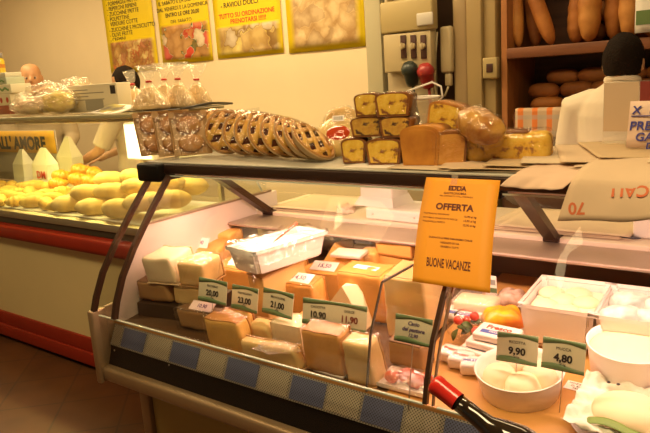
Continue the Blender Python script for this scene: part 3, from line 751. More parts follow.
for i, (a, b, y, yw, l) in enumerate([(68, 175, 2.46, .6, 'leftmost of the golden heap'), (86, 169, 2.52, .2, 'top of the golden heap'), (100, 172, 2.54, -.3, 'rightmost of the golden heap'), (84, 178, 2.44, .4, 'front of the golden heap, above pale rolls'), (97, 180, 2.43, .1, 'low right in the golden heap'), (64, 183, 2.40, .3, 'low left in the golden heap')]):
    o = pr if i == 0 else pr.copy()
    if i: COL.objects.link(o)
    p = ony(a, b, y); o.location = (p.x, p.y-.05, p.z); o.rotation_euler = (.5, .1, yw)
    tag(o, 'glossy golden croissant, %s' % l, 'croissant', 'golden croissants at the back of the counter')
# white cloth / paper under the rolls
m = MB(); m.sheet(30, 10, lambda u, v: (-4.9+u*2.45, 2.02+v*.58, .9185+.002*math.sin(20*u+3*v)), .001)
tag(m.build('paper_liner', mat('white_bag_paper')), 'white paper liner spread under the rolls in the bakery counter', 'paper')
#INSERT2
# ================================================================== CHEESE CASE (front)
XL, XR = -2.22, .85
GP = [(1.382, .745), (1.398, .81), (1.435, .90), (1.50, 1.0), (1.59, 1.115), (1.70, 1.245)]
case = thing('cheese_display_case', 'long refrigerated cheese case with sloping glass front and bronze posts', 'display case', (0, 0, 0))
def part(m, name, mm, par=case): return m.build(name, mm, par)
m = MB(); m.b2((XL+.08, 1.54, .0), (XR, 2.72, .455)); part(m, 'base_panel', mat('mustard_panel', (.42, .31, .09), .5, var=.05, vscale=3))
m = MB(); m.b2((XL+.02, 1.52, 0), (XL+.075, 1.60, .46), .006); part(m, 'foot_pillar', rail_m)
m = MB(); m.b2((XL, 1.372, .462), (XR, 1.43, .522), .014); m.b2((XL, 1.43, .455), (XR, 2.72, .475)); part(m, 'nose_rail', rail_m)
m = MB(); m.b2((XL-.02, 1.36, .45), (XL+.012, 1.43, .757), .008); m.b2((XL-.016, 1.43, .45), (XL+.004, 2.72, .757), .004); part(m, 'end_trim', rail_m)
m = MB(); m.add([(XL, 1.405, .52), (XR, 1.405, .52), (XR, 1.432, .597), (XL, 1.432, .597), (XL, 1.425, .52), (XR, 1.425, .52), (XR, 1.452, .597), (XL, 1.452, .597)], [(0, 1, 2, 3), (7, 6, 5, 4), (3, 2, 6, 7), (0, 4, 5, 1), (0, 3, 7, 4), (1, 5, 6, 2)]); part(m, 'black_front', black_m)
for px, py in ((113, 351), (167, 366), (236, 385), (320, 410), (404, 431)):
    p = ony(px, py, 1.418); f = (p.z-.52)/.077; 
    m = MB(); m.ico((p.x, 1.405+.027*f, p.z), (.004, .003, .004), 2); part(m, 'screw', steel)
ga = math.atan2(.077, .037)                      # slope of the air grille
grille = thing('air_grille', None, None); grille.parent = case
bpy.data.objects.remove(grille)
m = MB(); m.b2((XL+.012, -.01, 0), (XR, 0, .0855)); gr = part(m, 'air_grille', perf_mat('perforated_grille', (.36, .32, .26), (.05, .045, .04)))
gr.location = (0, 1.432, .595); gr.rotation_euler = (-(PI/2-ga), 0, 0)
blue_p = perf_mat('perforated_blue', (.13, .15, .27), (.035, .035, .06)); cream_p = perf_mat('perforated_cream', (.46, .40, .30), (.08, .07, .05))
def gx(px, py): return ony(px, py, 1.452).x
bounds = [(112, 124, 0), (126, 147, 1), (150, 172, 0), (174, 200, 1), (202, 226, 0), (229, 259, 1), (262, 290, 0), (293, 326, 1), (329, 361, 0), (364, 403, 1), (407, 440, 0), (445, 485, 1), (490, 530, 0)]
for a, b, k in bounds:
    yy = 332+(a-112)*.24
    xa = gx(a, yy+6); xb = gx(b, yy+8)
    xa = max(xa, XL+.02)
    m = MB(); m.b2((xa, -.0125, .006), (xb, -.0101, .080)); g = m.build('price_strip_card', blue_p if k else cream_p, gr)
m = MB(); m.b2((XL, 1.462, .672), (XR, 1.476, .690), .003); part(m, 'deck_lip', wood_mat('lip_wood', (.42, .20, .06), (.52, .26, .08), .4, 0, 3))
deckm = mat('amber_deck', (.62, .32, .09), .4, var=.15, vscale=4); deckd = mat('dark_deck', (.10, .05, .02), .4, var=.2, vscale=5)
def deck_part(xa, xb, mm):
    m = MB(); m.add([(xa, 1.476, deckz(1.476)), (xb, 1.476, deckz(1.476)), (xb, 2.40, deckz(2.40)), (xa, 2.40, deckz(2.40)), (xa, 1.476, .60), (xb, 1.476, .60), (xb, 2.40, .60), (xa, 2.40, .60)], [(0, 1, 2, 3), (7, 6, 5, 4), (0, 4, 5, 1), (2, 6, 7, 3), (0, 3, 7, 4), (1, 5, 6, 2)]); part(m, 'deck', mm)
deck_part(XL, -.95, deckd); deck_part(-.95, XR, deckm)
m = MB(); m.b2((XL, 2.40, .60), (XR, 2.42, .925)); part(m, 'well_back', mat('dark_well', (.10, .055, .035), .5))
m = MB(); m.b2((XL, 2.42, .475), (XR, 2.72, .92)); part(m, 'rear_body', cream_panel)
nos = mat('pinkish_steel', (.42, .31, .24), .4, metal=.5, var=.08, vscale=9)
m = MB(); m.b2((XL+.024, 2.125, .936), (XR, 2.335, .950), .005); m.b2((XL+.024, 2.30, .90), (XR, 2.335, .936), .004); part(m, 'worktop_nosing', nos)
m = MB(); m.b2((XL, 2.335, .915), (XR, 2.78, .966), .004); part(m, 'worktop', mat('worktop_cream', (.74, .62, .48), .4, var=.05))
# left side panel and glass
def plate(poly, x, th, name, mm):
    m = MB(); m.prism([(y, z) for y, z in poly], -th/2, th/2, Matrix(((0, 0, 1, x), (1, 0, 0, 0), (0, 1, 0, 0), (0, 0, 0, 1)))); return part(m, name, mm)
plate([(1.47, .62), (1.475, .74), (1.50, .81), (1.665, 1.042), (2.33, 1.042), (2.33, .62)], XL+.012, .022, 'side_panel', pink_pl)
m = MB(); m.bar((XL+.012, 1.66, 1.045), (XL+.012, 2.46, 1.045), .026, .010); part(m, 'side_top_rail', mat('rail_dark_beige', (.30, .22, .14), .4))
m = MB(); m.b2((XL, 2.33, .9), (XL+.024, 2.50, 1.04), .003); part(m, 'side_rear_panel', white_pl)
plate(GP[0:5]+[(1.70, 1.24), (2.30, 1.24), (2.40, 1.05), (1.69, 1.05), (1.53, .82), (1.50, .76)], XL+.012, .006, 'end_glass', glass_m)
m = MB(); m.bar((XL+.012, 2.30, 1.24), (XL+.012, 2.40, 1.05), .007, .008, up=(1, 0, 0)); part(m, 'end_glass_edge', glass_edge)
# front glass
def front_glass(xa, xb):
    def prof(v):
        k = v*(len(GP)-1); i = min(int(k), len(GP)-2); f = k-i
        return GP[i][0]*(1-f)+GP[i+1][0]*f, GP[i][1]*(1-f)+GP[i+1][1]*f
    m = MB(); m.sheet(1, 20, lambda u, v: (xa+(xb-xa)*u, *prof(v)), .006); part(m, 'front_glass', glass_m)
    m = MB(); m.b2((xa, 1.379, .523), (xb, 1.385, .738)); part(m, 'lower_glass', glass_m)
    m = MB(); m.b2((xa, 1.378, .738), (xb, 1.386, .7435), .001); part(m, 'lower_glass_edge', glass_edge)
    m = MB(); m.bar((xa, 1.703, 1.2485), (xb, 1.703, 1.2485), .006, .005); part(m, 'upper_glass_edge', glass_edge)
front_glass(XL+.03, -.765); front_glass(-.725, XR)
def post(x, x2, wx=.019, th=.020, mm=post_m):
    m = MB(); n = len(GP)-1
    pts = [(x+(x2-x)*i/n, y-.003, z) for i, (y, z) in enumerate(GP)]
    for a, b in zip(pts, pts[1:]): m.bar(a, (Vector(b)+(Vector(b)-Vector(a)).normalized()*.004), th, wx, up=(1, 0, 0))
    part(m, 'post', mm)
post(XL, XL+.05); post(-2.085, -2.06); post(-.757, -.757, .012, .014); post(-.735, -.735, .005, .010, mat('pale_bronze', (.25, .15, .09), .35, metal=.5))
# divider glass in the middle of the case
dv = [(1.40, .72), (1.436, .88), (1.51, 1.012), (2.10, 1.012), (2.10, .78)]
plate(dv, -.955, .006, 'divider_glass', glass_m)
m = MB()
for a, b in zip(dv[:3], dv[1:4]): m.bar((-.955, *a), (-.955, *b), .007, .005, up=(1, 0, 0))
part(m, 'divider_edge', mat('dark_edge_glass', (.08, .055, .04), .3))
# top shelf
m = MB(); m.b2((XL+.03, 1.695, 1.258), (XR, 1.735, 1.296), .004); part(m, 'top_beam', dark_m)
m = MB(); m.b2((XL+.03, 1.70, 1.2965), (XR, 2.18, 1.3035), .002); part(m, 'top_shelf', mat('frosted_shelf', (.50, .48, .40), .3, var=.1, vscale=30))
m = MB(); m.b2((XL+.005, 1.66, 1.225), (XL+.14, 1.80, 1.300), .012); part(m, 'corner_block', black_m)
m = MB(); m.b2((-.78, 1.69, 1.236), (-.67, 1.80, 1.2575), .004); part(m, 'corner_block', black_m)
for x in (XL+.10, -.735, XR-.1):
    m = MB(); m.bar((x, 1.92, 1.262), (x, 2.36, .952), .030, .046, up=(1, 0, 0)); part(m, 'shelf_arm', post_m)
    m = MB(); m.b2((x-.03, 2.325, .950), (x+.03, 2.42, .972), .004); part(m, 'arm_foot', dark_m)
m = MB(); m.b2((XL+.15, 1.74, 1.245), (XR-.02, 1.86, 1.257)); part(m, 'lamp_housing', white_pl)
tubem = mat('lamp_tube', (1, .9, .8), .4, emit=(1, .80, .60), estr=2.5)
for xa, xb in ((XL+.18, -.80), (-.68, XR-.05)):
    m = MB(); m.tube([(xa, 1.80, 1.241), (xb, 1.80, 1.241)], .004); part(m, 'lamp_tube', tubem)

# ------------------------------------------------------------------ cheeses
CH = {
 'cream': (mat('cheese_cream', (.78, .53, .21), .5, var=.2, vscale=9, sss=.1), mat('rind_tan', (.48, .27, .09), .6, var=.2, vscale=14)),
 'yellow': (mat('cheese_yellow', (.82, .47, .115), .5, var=.2, vscale=9, sss=.1), mat('rind_orange', (.60, .25, .05), .6, var=.2, vscale=14)),
 'orange': (mat('cheese_orange', (.74, .36, .085), .5, var=.2, vscale=9, sss=.1), mat('rind_orange')),
 'brown': (mat('cheese_tan', (.38, .21, .075), .55, var=.15, vscale=9), mat('rind_brown', (.20, .10, .035), .65, var=.25, vscale=14)),
 'white': (mat('cheese_white', (.84, .70, .45), .5, var=.08, vscale=9, sss=.1), mat('rind_pale', (.74, .56, .32), .6, var=.15, vscale=14)),
}
class Cz: pass
def cheese(pl, pr, hpx, dep, lift, kind, label, shape='block', wrap=False, dark_top=False, turn=0.0):
    """a piece of cheese whose front lower edge runs between two sight points on the deck"""
    A = ondeck(*pl, lift); B = ondeck(*pr, lift)
    w = (B-A).length; yaw = math.atan2(B.y-A.y, B.x-A.x)
    c = (A+B)/2; h = hpx*px2m(c)*1.04
    t = deck_thing('cheese_piece', label, 'cheese', c, yaw, 'cut cheeses on the case deck')
    past, rind = CH[kind]
    R = .006
    m = MB()
    sdv = Vector((pl[0]*.37, pl[1]*.61, 0)); sh_ = .012*math.sin(pl[0]*1.7)
    def rough(mm, j):
        for v in mm.bm.verts:
            k = v.co.z/h; n = Vector((noise.noise(v.co*22+sdv), noise.noise(v.co*22+sdv*2), noise.noise(v.co*22+sdv*3)))
            v.co += n*j; v.co.x = v.co.x*(1-.07*k)+sh_*k; v.co.y = v.co.y*(1-.05*k)
    if shape in ('block', 'rindtop'):
        m.box((0, dep/2, h/2+R*.3), (w*.985, dep-.002, h-R*.6), bevel=.013, seg=3); bmesh.ops.subdivide_edges(m.bm, edges=[e for e in m.bm.edges if e.calc_length() > .03], cuts=4, use_grid_fill=True); rough(m, .005); m.build('paste', past, t)
        m = MB()
        if shape == 'block': m.box((0, dep/2+.002, R*.5+.0005), (w, dep, R), bevel=.002); m.box((0, dep-.002, h/2), (w*.99, R, h), bevel=.002)
        else: m.box((0, dep/2+.002, h-R*.3), (w*.93, dep*.93, R*.9), bevel=.003); m.box((0, dep-.002, h/2), (w*.99, R, h), bevel=.002)
        bmesh.ops.subdivide_edges(m.bm, edges=[e for e in m.bm.edges if e.calc_length() > .03], cuts=4, use_grid_fill=True); rough(m, .005); m.build('rind', rind, t)
    elif shape == 'wedge':                    # a sector cut from a wheel, point towards the front left
        n = 12; poly = [(-w/2, 0)]+[(-w/2+math.hypot(w, 0)*math.cos(a)*1.0, dep*math.sin(a)) for a in [PI/2*k/n for k in range(n+1)]]
        m.prism(poly, R, h); m.build('paste', past, t)
        m = MB(); arc = [(-w/2+w*math.cos(a), dep*math.sin(a)) for a in [PI/2*k/n for k in range(n+1)]]; out = [(-w/2+(w+R)*math.cos(a), (dep+R)*math.sin(a)) for a in [PI/2*k/n for k in range(n+1)]]
        m.prism(out+arc[::-1], 0, h+.001); m.prism([(-w/2, 0)]+out, 0, R); m.build('rind', rind, t)
    elif shape == 'tent':                     # lying wedge with a sloping top
        v = [(-w/2, 0, R), (w/2, 0, R), (w/2, dep, R), (-w/2, dep, R), (w*.12, dep*.1, h), (w*.34, dep*.9, h*.92), (w*.05, dep*.9, h*.92)]
        m.add(v, [(3, 2, 1, 0), (0, 1, 4), (1, 2, 5, 4), (2, 3, 6, 5), (3, 0, 4, 6), (4, 5, 6)]); m.build('paste', past, t)
        m = MB(); m.box((0, dep/2, R/2), (w*1.01, dep*1.01, R), bevel=.002); m.build('rind', rind, t)
    elif shape == 'round':
        r = w/2; m.lathe([(r*.96, 0), (r, h*.2), (r, h*.75), (r*.93, h*.97), (r*.86, h)], 40, TR(0, r, 0), sy=dep/w); m.build('rind', rind if not dark_top else past, t)
        m = MB(); m.lathe([(r*.85, h), (r*.84, h+.002)], 40, TR(0, r, 0), sy=dep/w); m.build('face', past, t)
    elif shape == 'half':
        n = 20; poly = [(w/2*math.cos(a), dep*math.sin(a)) for a in [PI*k/n for k in range(n+1)]]
        m.prism(poly, R, h); m.build('paste', past, t)
        m = MB(); out = [((w/2+R)*math.cos(a), (dep+R)*math.sin(a)) for a in [PI*k/n for k in range(n+1)]]
        m.prism(out+poly[::-1], 0, h+.001); m.prism(out, 0, R); m.build('rind', rind, t)
    if wrap:
        m = MB(); m.box((0, dep/2, h/2+.001), (w+.012, dep+.012, h+.010), bevel=.010); bmesh.ops.subdivide_edges(m.bm, edges=[e for e in m.bm.edges if e.calc_length() > .03], cuts=5, use_grid_fill=True); rough(m, .006); m.build('wrap', film, t)
    t['_h'] = h; 
    r = Cz(); r.p = c; r.yaw = yaw; r.w = w; r.h = h; r.dep = dep; r.t = t; r.lift = lift
    del t['_h']
    return r
cz = {}
RIS = .058
ra = ondeck(139, 301, RIS); rb = ondeck(206, 309, RIS)
rd = (rb-ra).normalized(); rn = Vector((-rd.y, rd.x, 0)).normalized()
ra = ra-rn*.012; rb = rb-rn*.012
m = MB(); P = [ra, rb, rb+rn*.19, ra+rn*.19]; P = [Vector((max(p.x, XL+.026), p.y, 0)) for p in P]
m.add([(p.x, p.y, deckz(p.y)+.0005) for p in P]+[(p.x, p.y, deckz(p.y)+RIS-.001) for p in P], [(3, 2, 1, 0), (4, 5, 6, 7), (0, 1, 5, 4), (1, 2, 6, 5), (2, 3, 7, 6), (3, 0, 4, 7)]); part(m, 'riser', mat('dark_riser', (.05, .028, .014), .4))
# rear rows first
cz['small'] = cheese((216, 266), (236, 268), 33, .10, 0, 'yellow', 'small yellow cheese block behind the left end of the white tub', 'block')
cz['tanround'] = cheese((246, 246), (274, 249), 26, .10, 0, 'cream', 'tan rounded cheese at the far rear behind the white tub, under bronze arm', 'round', dark_top=True)
cz['row'] = cheese((176, 276), (226, 281), 30, .16, 0, 'orange', 'orange cheese slab with white tag, behind the stacked blocks', 'block')
cz['c2'] = cheese((139, 301), (172, 305), 20, .15, RIS, 'brown', 'dark brown cheese at the far left, bottom of the stack', 'rindtop')
cz['c3'] = cheese((174, 305), (204, 309), 21, .15, RIS, 'cream', 'tan cheese block at bottom right of the left-hand stack', 'rindtop')
cz['c1a'] = cheese((147, 284), (178, 287), 27, .15, RIS+cz['c2'].h+.002, 'white', 'pale cheese block with white top, left half on top of stack', 'block')
cz['c1b'] = cheese((179, 287), (206, 290), 25, .13, RIS+cz['c3'].h+.002, 'cream', 'cream cheese block with bright end, right half on top of stack', 'block', wrap=True)
cz['c5'] = cheese((180, 329), (225, 337), 22, .055, 0, 'brown', 'low brown cheese with pink tag at front left of deck', 'rindtop', wrap=True)
cz['c6'] = cheese((217, 293), (262, 297), 27, .13, 0, 'orange', 'orange cheese block with white tag in front of white tub', 'rindtop')
cz['c7'] = cheese((268, 297), (298, 302), 33, .12, 0, 'yellow', 'yellow cheese block with pale top, right of the white tub\'s corner', 'block')
cz['c8'] = cheese((300, 300), (345, 305), 30, .13, 0, 'orange', 'orange cheese wheel piece with white tag, beyond the 21,00 card', 'half')
cz['c9'] = cheese((279, 319), (318, 325), 39, .10, 0, 'orange', 'smooth orange cheese block with white tag right behind 21,00 card', 'rindtop', wrap=True)
cz['tri'] = cheese((318, 272), (350, 277), 32, .10, 0, 'yellow', 'upright yellow cheese wedge with pointed top beside the tub', 'tent')
cz['bk1'] = cheese((362, 284), (380, 286), 33, .09, 0, 'yellow', 'yellow cheese block behind the carton, left of the half wheel', 'block')
cz['whl'] = cheese((381, 282), (418, 288), 30, .12, 0, 'yellow', 'lower yellow half wheel at rear, under another cheese', 'half')
cz['whl2'] = cheese((378, 254), (411, 259), 13, .10, cz['whl'].h+.003, 'yellow', 'rounded yellow cheese piece lying on top of the rear half wheel', 'half')
cz['bk0'] = cheese((352, 270), (374, 272), 26, .08, 0, 'cream', 'cream cheese piece with tag at rear, left of the topmost half wheel', 'block')
cz['big'] = cheese((340, 318), (388, 327), 50, .12, 0, 'orange', 'large orange cheese just left of the glass divider', 'rindtop')
cz['pale'] = cheese((386, 338), (430, 346), 66, .16, 0, 'cream', 'large pale cheese behind the glass divider, under the orange notice', 'rindtop')
cz['wtent'] = cheese((316, 322), (366, 331), 42, .075, 0, 'white', 'pale wedge with sloping white top above the double price card', 'tent')
cz['u1'] = cheese((302, 344), (338, 351), 32, .05, 0, 'orange', 'orange cheese half hidden behind the 10,90 price card', 'block')
# front row
cz['f18'] = cheese((220, 339), (250, 345), 27, .06, 0, 'yellow', 'yellow cheese directly below the 23,00 price card', 'block', wrap=True)
cz['f12'] = cheese((210, 351), (247, 358), 35, .065, 0, 'yellow', 'leftmost yellow cheese block in the front row by the glass', 'rindtop', wrap=True)
cz['f13'] = cheese((250, 347), (274, 352), 24, .07, 0, 'cream', 'cream cheese below the 21,00 card, behind wrapped piece', 'block')
cz['f14'] = cheese((276, 351), (303, 357), 31, .08, 0, 'white', 'pale rounded cheese with white edge, left of the big tan wedge', 'half', wrap=True)
cz['f15'] = cheese((243, 361), (302, 374), 22, .05, 0, 'cream', 'cling-wrapped pale cheese at the very front, under a fold of film', 'block', True)
cz['f16'] = cheese((305, 371), (345, 381), 46, .08, 0, 'orange', 'big tan cheese chunk at front under the double price card', 'rindtop', wrap=True)
cz['f17'] = cheese((347, 384), (376, 391), 46, .08, 0, 'cream', 'pale cheese chunk with streaks at front, against the glass divider', 'block', wrap=True)
cz['br'] = cheese((388, 366), (424, 374), 27, .08, 0, 'brown', 'tan cheese chunk below the handwritten price card', 'rindtop')

# small white tags lying on cheeses
tagp = mat('tag_white', (.88, .82, .76), .6); tagpk = mat('tag_pink', (.84, .66, .60), .6)
def flat_tag(c, label, txt, mm=tagp, w=.118, d=.048, dy=.4, yaw=-.05, tilt=.0):
    p = Vector(c.p)+Vector((0, 0, c.h+.0025)) + Matrix.Rotation(c.yaw, 3, 'Z') @ Vector((0, c.dep*dy, c.dep*dy*DS))
    t = thing('cheese_tag', label, 'price tag', p, (DANG, 0, c.yaw+yaw), 'white tags on the cheeses', 'ZYX')
    M = RX(tilt)
    m = MB(); m._merge(_box(w, d, .0012), M @ TR(0, d*.5, .0008)); m.build('card', mm, t)
    m = MB(); m.text(txt, d*.55, M @ TR(0, d*.5, .0018), bold=.0004); m.build('lettering', mat('purple_ink', (.16, .07, .16), .7), t)
    return t
def _box(w, d, h):
    t = bmesh.new(); bmesh.ops.create_cube(t, size=1)
    for v in t.verts: v.co = Vector((v.co.x*w, v.co.y*d, v.co.z*h))
    return t
flat_tag(cz['row'], 'white tag on the orange slab behind the left stack', '14,90', dy=.02, tilt=.9)
flat_tag(cz['c5'], 'pink-white tag on the low brown cheese at front left', '10,90', tagpk, .115, .04, dy=.0, tilt=.5)
flat_tag(cz['c6'], 'white tag on the orange block in front of the tub', '16,90', dy=.1, tilt=.4)
flat_tag(cz['c8'], 'white tag on the orange wheel piece beyond the 21,00 card', '15,50', dy=.1, w=.115, d=.052, tilt=.35)
flat_tag(cz['c9'], 'white tag on the smooth orange block behind the 21,00 card', '14,50', dy=.03, w=.118, d=.052, tilt=.3)
flat_tag(cz['bk0'], 'white tag on the rear cream cheese left of the half wheel', '12,90', dy=.1, w=.085, d=.045, tilt=.3)
p = cz['whl']
flat_tag(cz['big'], 'white tag lying on the large orange cheese by the divider', '11,50', dy=.2, w=.10, d=.03, tilt=.0)

# green price cards on pins
green = mat('card_green', (.13, .20, .085), .5); cardm = mat('card_cream', (.70, .63, .46), .5)
def price_card(bl, br, y, hpx, label, groups, hand=False, red=False):
    A = ony(*bl, y); d = ray(*br); 
    # the right lower corner at the same height as the left one
    B = onz(*br, A.z)
    w = (B-A).length; yaw = math.atan2(B.y-A.y, B.x-A.x); c = (A+B)/2
    h = hpx*px2m(c)*1.03
    t = thing('price_card', label, 'price card', c, (-.22, 0, yaw), 'green-edged price cards')
    t.rotation_mode = 'XYZ'
    m = MB(); m.b2((-w/2, 0, 0), (w/2, .0015, h), .0004); m.build('card', cardm, t)
    for zz, nm in ((0, 'green_band'), (1, 'green_band')):
        def f(u, v):
            wob = .10*math.sin(u*5+zz*2); z = (v*(.17+wob*.5))*h if zz == 0 else h-(v*(.17+wob*.5))*h
            return ((u-.5)*w, -.0007, z)
        m = MB(); m.sheet(14, 1, f, .0006); m.build(nm, green, t)
    for (x, lines) in groups:
        for (s, z, size, mm, bold) in lines:
            m = MB(); m.text(s, size*h, TR(x*w, -.0012, z*h) @ UPR, bold=bold*h, shear=.3 if hand else 0); m.build('lettering', mm, t)
    zb = deckz(c.y)
    m = MB(); m.tube([(0, .003, h*.4), (0, .004, .0), (0, .006+math.tan(.22)*(zb-c.z)*0, (zb-c.z)/math.cos(.22)*1.0)], .0016, 6); m.build('pin', steel, t)
    return t
def one(name, price, x=0, mm=ink): return (x, [(name, .70, .13, ink, 0), (price, .40, .33, mm, .012), ('al kg', .22, .10, ink, 0)])
Tc = 'green and cream price card reading '
price_card((198, 300), (226, 306), 1.515, 23, Tc+'20,00, leftmost of the row', [one('PECORINO', '20,00')])
price_card((231, 308), (257, 314), 1.58, 24, Tc+'23,00, second of the row', [one('PARMIGIANO', '23,00')])
price_card((262, 312), (292, 320), 1.58, 25, Tc+'21,00, third of the row', [one('PROVOLONE', '21,00')])
price_card((302, 323), (366, 334), 1.55, 26, 'double green and cream price card reading 10,90 and 11,90', [one('CACIOTTA', '10,90', -.25), one('DOLCE', '11,90', .24, mat('ink_red_brown', (.2, .03, .02), .7))])
violet = mat('violet_ink', (.10, .07, .18), .7)
price_card((394, 340), (431, 348), 1.48, 27, 'green-edged price card covered in violet handwriting, left of bronze post', [(0, [('Cacio', .72, .20, violet, .005), ('del pastore', .50, .20, violet, .005), ('12,90', .29, .18, violet, .004)])], True)
price_card((496, 360), (537, 367), 1.62, 29, Tc+'9,90 over the dish of ricotta', [one('RICOTTA', '9,90')])
price_card((541, 367), (584, 376), 1.62, 31, Tc+'4,80, right of the 9,90 card', [one('MUCCA', '4,80')])

# white tub with scoop in cling film, rear left
TRZ = 1.02
A = onz(254, 252, TRZ); B = onz(325, 231, TRZ); Cc = onz(224, 240, TRZ)
vx = (B-A); vy = (Cc-A); L = vx.length; yaw = math.atan2(vx.y, vx.x); Wd = .15
ctr = (A+B)/2 + Vector((-math.sin(yaw), math.cos(yaw), 0))*Wd/2
q = deck_thing('cheese_tub', 'white rectangular tub wrapped in film, with red-handled scoop', 'tub', Vector((ctr.x, ctr.y, TRZ-.092)), yaw)
Ht = .092
q.rotation_euler[0] = 0
sup = thing('cheese_piece', 'tall cheese block under the white tub, hardly visible', 'cheese', (ctr.x, ctr.y, deckz(ctr.y)+.002), (DANG, 0, yaw), 'cut cheeses on the case deck', 'ZYX')
hs = TRZ-.092-deckz(ctr.y)-.012
m = MB(); m.box((0, 0, hs/2), (L*.6, .09, hs), bevel=.006); m.build('paste', mat('cheese_support', (.74, .46, .16), .5), sup)
m = MB(); m.box((0, 0, hs+.003), (L*.61, .095, .005), bevel=.002); m.build('rind', mat('rind_support', (.5, .25, .07), .6), sup)
def open_tub(m, L, Wd, H, k=.88, th=.006, rim=.012):
    o = [(-L/2, -Wd/2), (L/2, -Wd/2), (L/2, Wd/2), (-L/2, Wd/2)]
    ring = lambda s, z, e=0: [(x*s+math.copysign(e, x), y*s+math.copysign(e, y), z) for x, y in o]
    R = [ring(k, 0), ring(1, H-.012), ring(1, H-.012, rim), ring(1, H, rim), ring(1, H, -th), ring(k, th, -th)]
    vs = sum(R, []); f = [(3, 2, 1, 0)]
    for r in range(len(R)-1):
        for j in range(4): f.append((r*4+j, r*4+(j+1) % 4, r*4+4+(j+1) % 4, r*4+4+j))
    f.append(tuple(range(20, 24))); m.add(vs, f)
m = MB(); open_tub(m, L, Wd, Ht); bmesh.ops.bevel(m.bm, geom=[e for e in m.bm.edges if abs((e.verts[0].co-e.verts[1].co).normalized().z) > .5], offset=.012, segments=3, affect='EDGES'); m.build('tub', white_pl, q)
m = MB(); m.sheet(20, 12, lambda u, v: ((u-.5)*(L-.02), (v-.5)*(Wd-.02), Ht-.022+.006*noise.noise(Vector((u*6, v*5, 0)))), .004); m.build('soft_cheese', mat('soft_cheese', (.86, .78, .58), .6, bump=.3, bscale=40), q)
m = MB(); m.sheet(40, 30, lambda u, v: ((u-.5)*(L+.07), (v-.5)*(Wd+.06), Ht+.010+.014*noise.noise(Vector((u*9, v*7, 3)))-.055*max(0, abs(u-.5)*2-.86)/.14-.06*max(0, abs(v-.5)*2-.82)/.18), .0008); m.build('film', film, q)
a0 = q.matrix_basis
hd = MB(); Rz = Matrix.Rotation(-yaw, 3, 'Z')
P0 = Vector((-.02, .0, Ht-.01)); P1 = P0+Rz @ Vector((.055, .075, .06)) 
hd.tube([P0, (P0+P1)/2, P1], [.005, .006, .008], 10, flat=.6); s = hd.build('scoop_handle', mat('red_plastic', (.72, .06, .03), .35), q)
hd = MB(); hd.tube([P0, P0-(P1-P0)*.4], [.004, .012], 8, flat=.4); hd.build('scoop_blade', steel, q)
# loose crumpled film right of the tub
def crumple(name, label, cat, p, rx, ry, rz, mm, seed=0, yaw=0, deck=True):
    m = MB()
    def fn(v): n = noise.noise(v*2.3+Vector((seed, 0, 0)))+.5*noise.noise(v*5+Vector((0, seed, 0))); q = v*(1+.38*n); q.z = max(q.z, -.75); return q
    m.ico((0, 0, rz*.76), (rx, ry, rz), 4, fn=fn)
    o = m.build(name, mm); o.rotation_mode = 'ZYX'; o.location = Vector(p)+Vector((0, 0, .002)); o.rotation_euler = (DANG if deck else 0, 0, yaw)
    return tag(o, label, cat)
crumple('crumpled_film', 'crumpled clear film heaped right of the white tub', 'film', ondeck(338, 262), .05, .04, .05, film_milky, 3.3)
crumple('crumpled_film', 'folds of clear film over the wrapped cheese at the front glass', 'film', ondeck(278, 352, .06), .075, .022, .016, film_milky, 6.1, .3)
# carton with clear lid
c = ondeck(350, 290)
q = deck_thing('cheese_carton', 'upright clear-topped box of yellow cheese in the middle of the deck', 'carton', c, .1)
s = px2m(c); wq = 29*s; hq = 38*s
m = MB(); m.box((0, .03, hq*.45), (wq*.86, .055, hq*.86), bevel=.004); m.build('cheese', CH['yellow'][0], q)
m = MB(); m.b2((-wq/2-.01, -.008, hq*.90), (wq/2+.01, .07, hq), .004); m.build('lid', mat('pinkish_lid', (.80, .62, .50), .3), q)
m = MB(); m.b2((-wq/2, -.003, 0), (wq/2, .063, hq*.895), .003); m.build('clear_sides', film, q)
c = ondeck(383, 289)
q = deck_thing('wrapped_cheese', 'flat film-wrapped cheese with pale top behind the large orange one', 'cheese', c, .05)
m = MB(); m.box((0, .04, .024), (.13, .08, .046), bevel=.012); m.build('cheese', CH['yellow'][0], q)
m = MB(); m.box((0, .04, .0265), (.14, .09, .052), bevel=.014); m.build('film', film_milky, q)
# white knife-like tag at the very front
a = ondeck(316, 369); b = ondeck(346, 378)
q = deck_thing('plastic_strip', 'white plastic strip lying at the front below the big tan chunk', 'strip', (a+b)/2-Vector((0, .006, .0007)), math.atan2(b.y-a.y, b.x-a.x))
m = MB(); m.box((0, -.004, .005), ((b-a).length, .014, .010), bevel=.003); m.build('strip', mat('white_strip', (.85, .76, .72), .4), q)
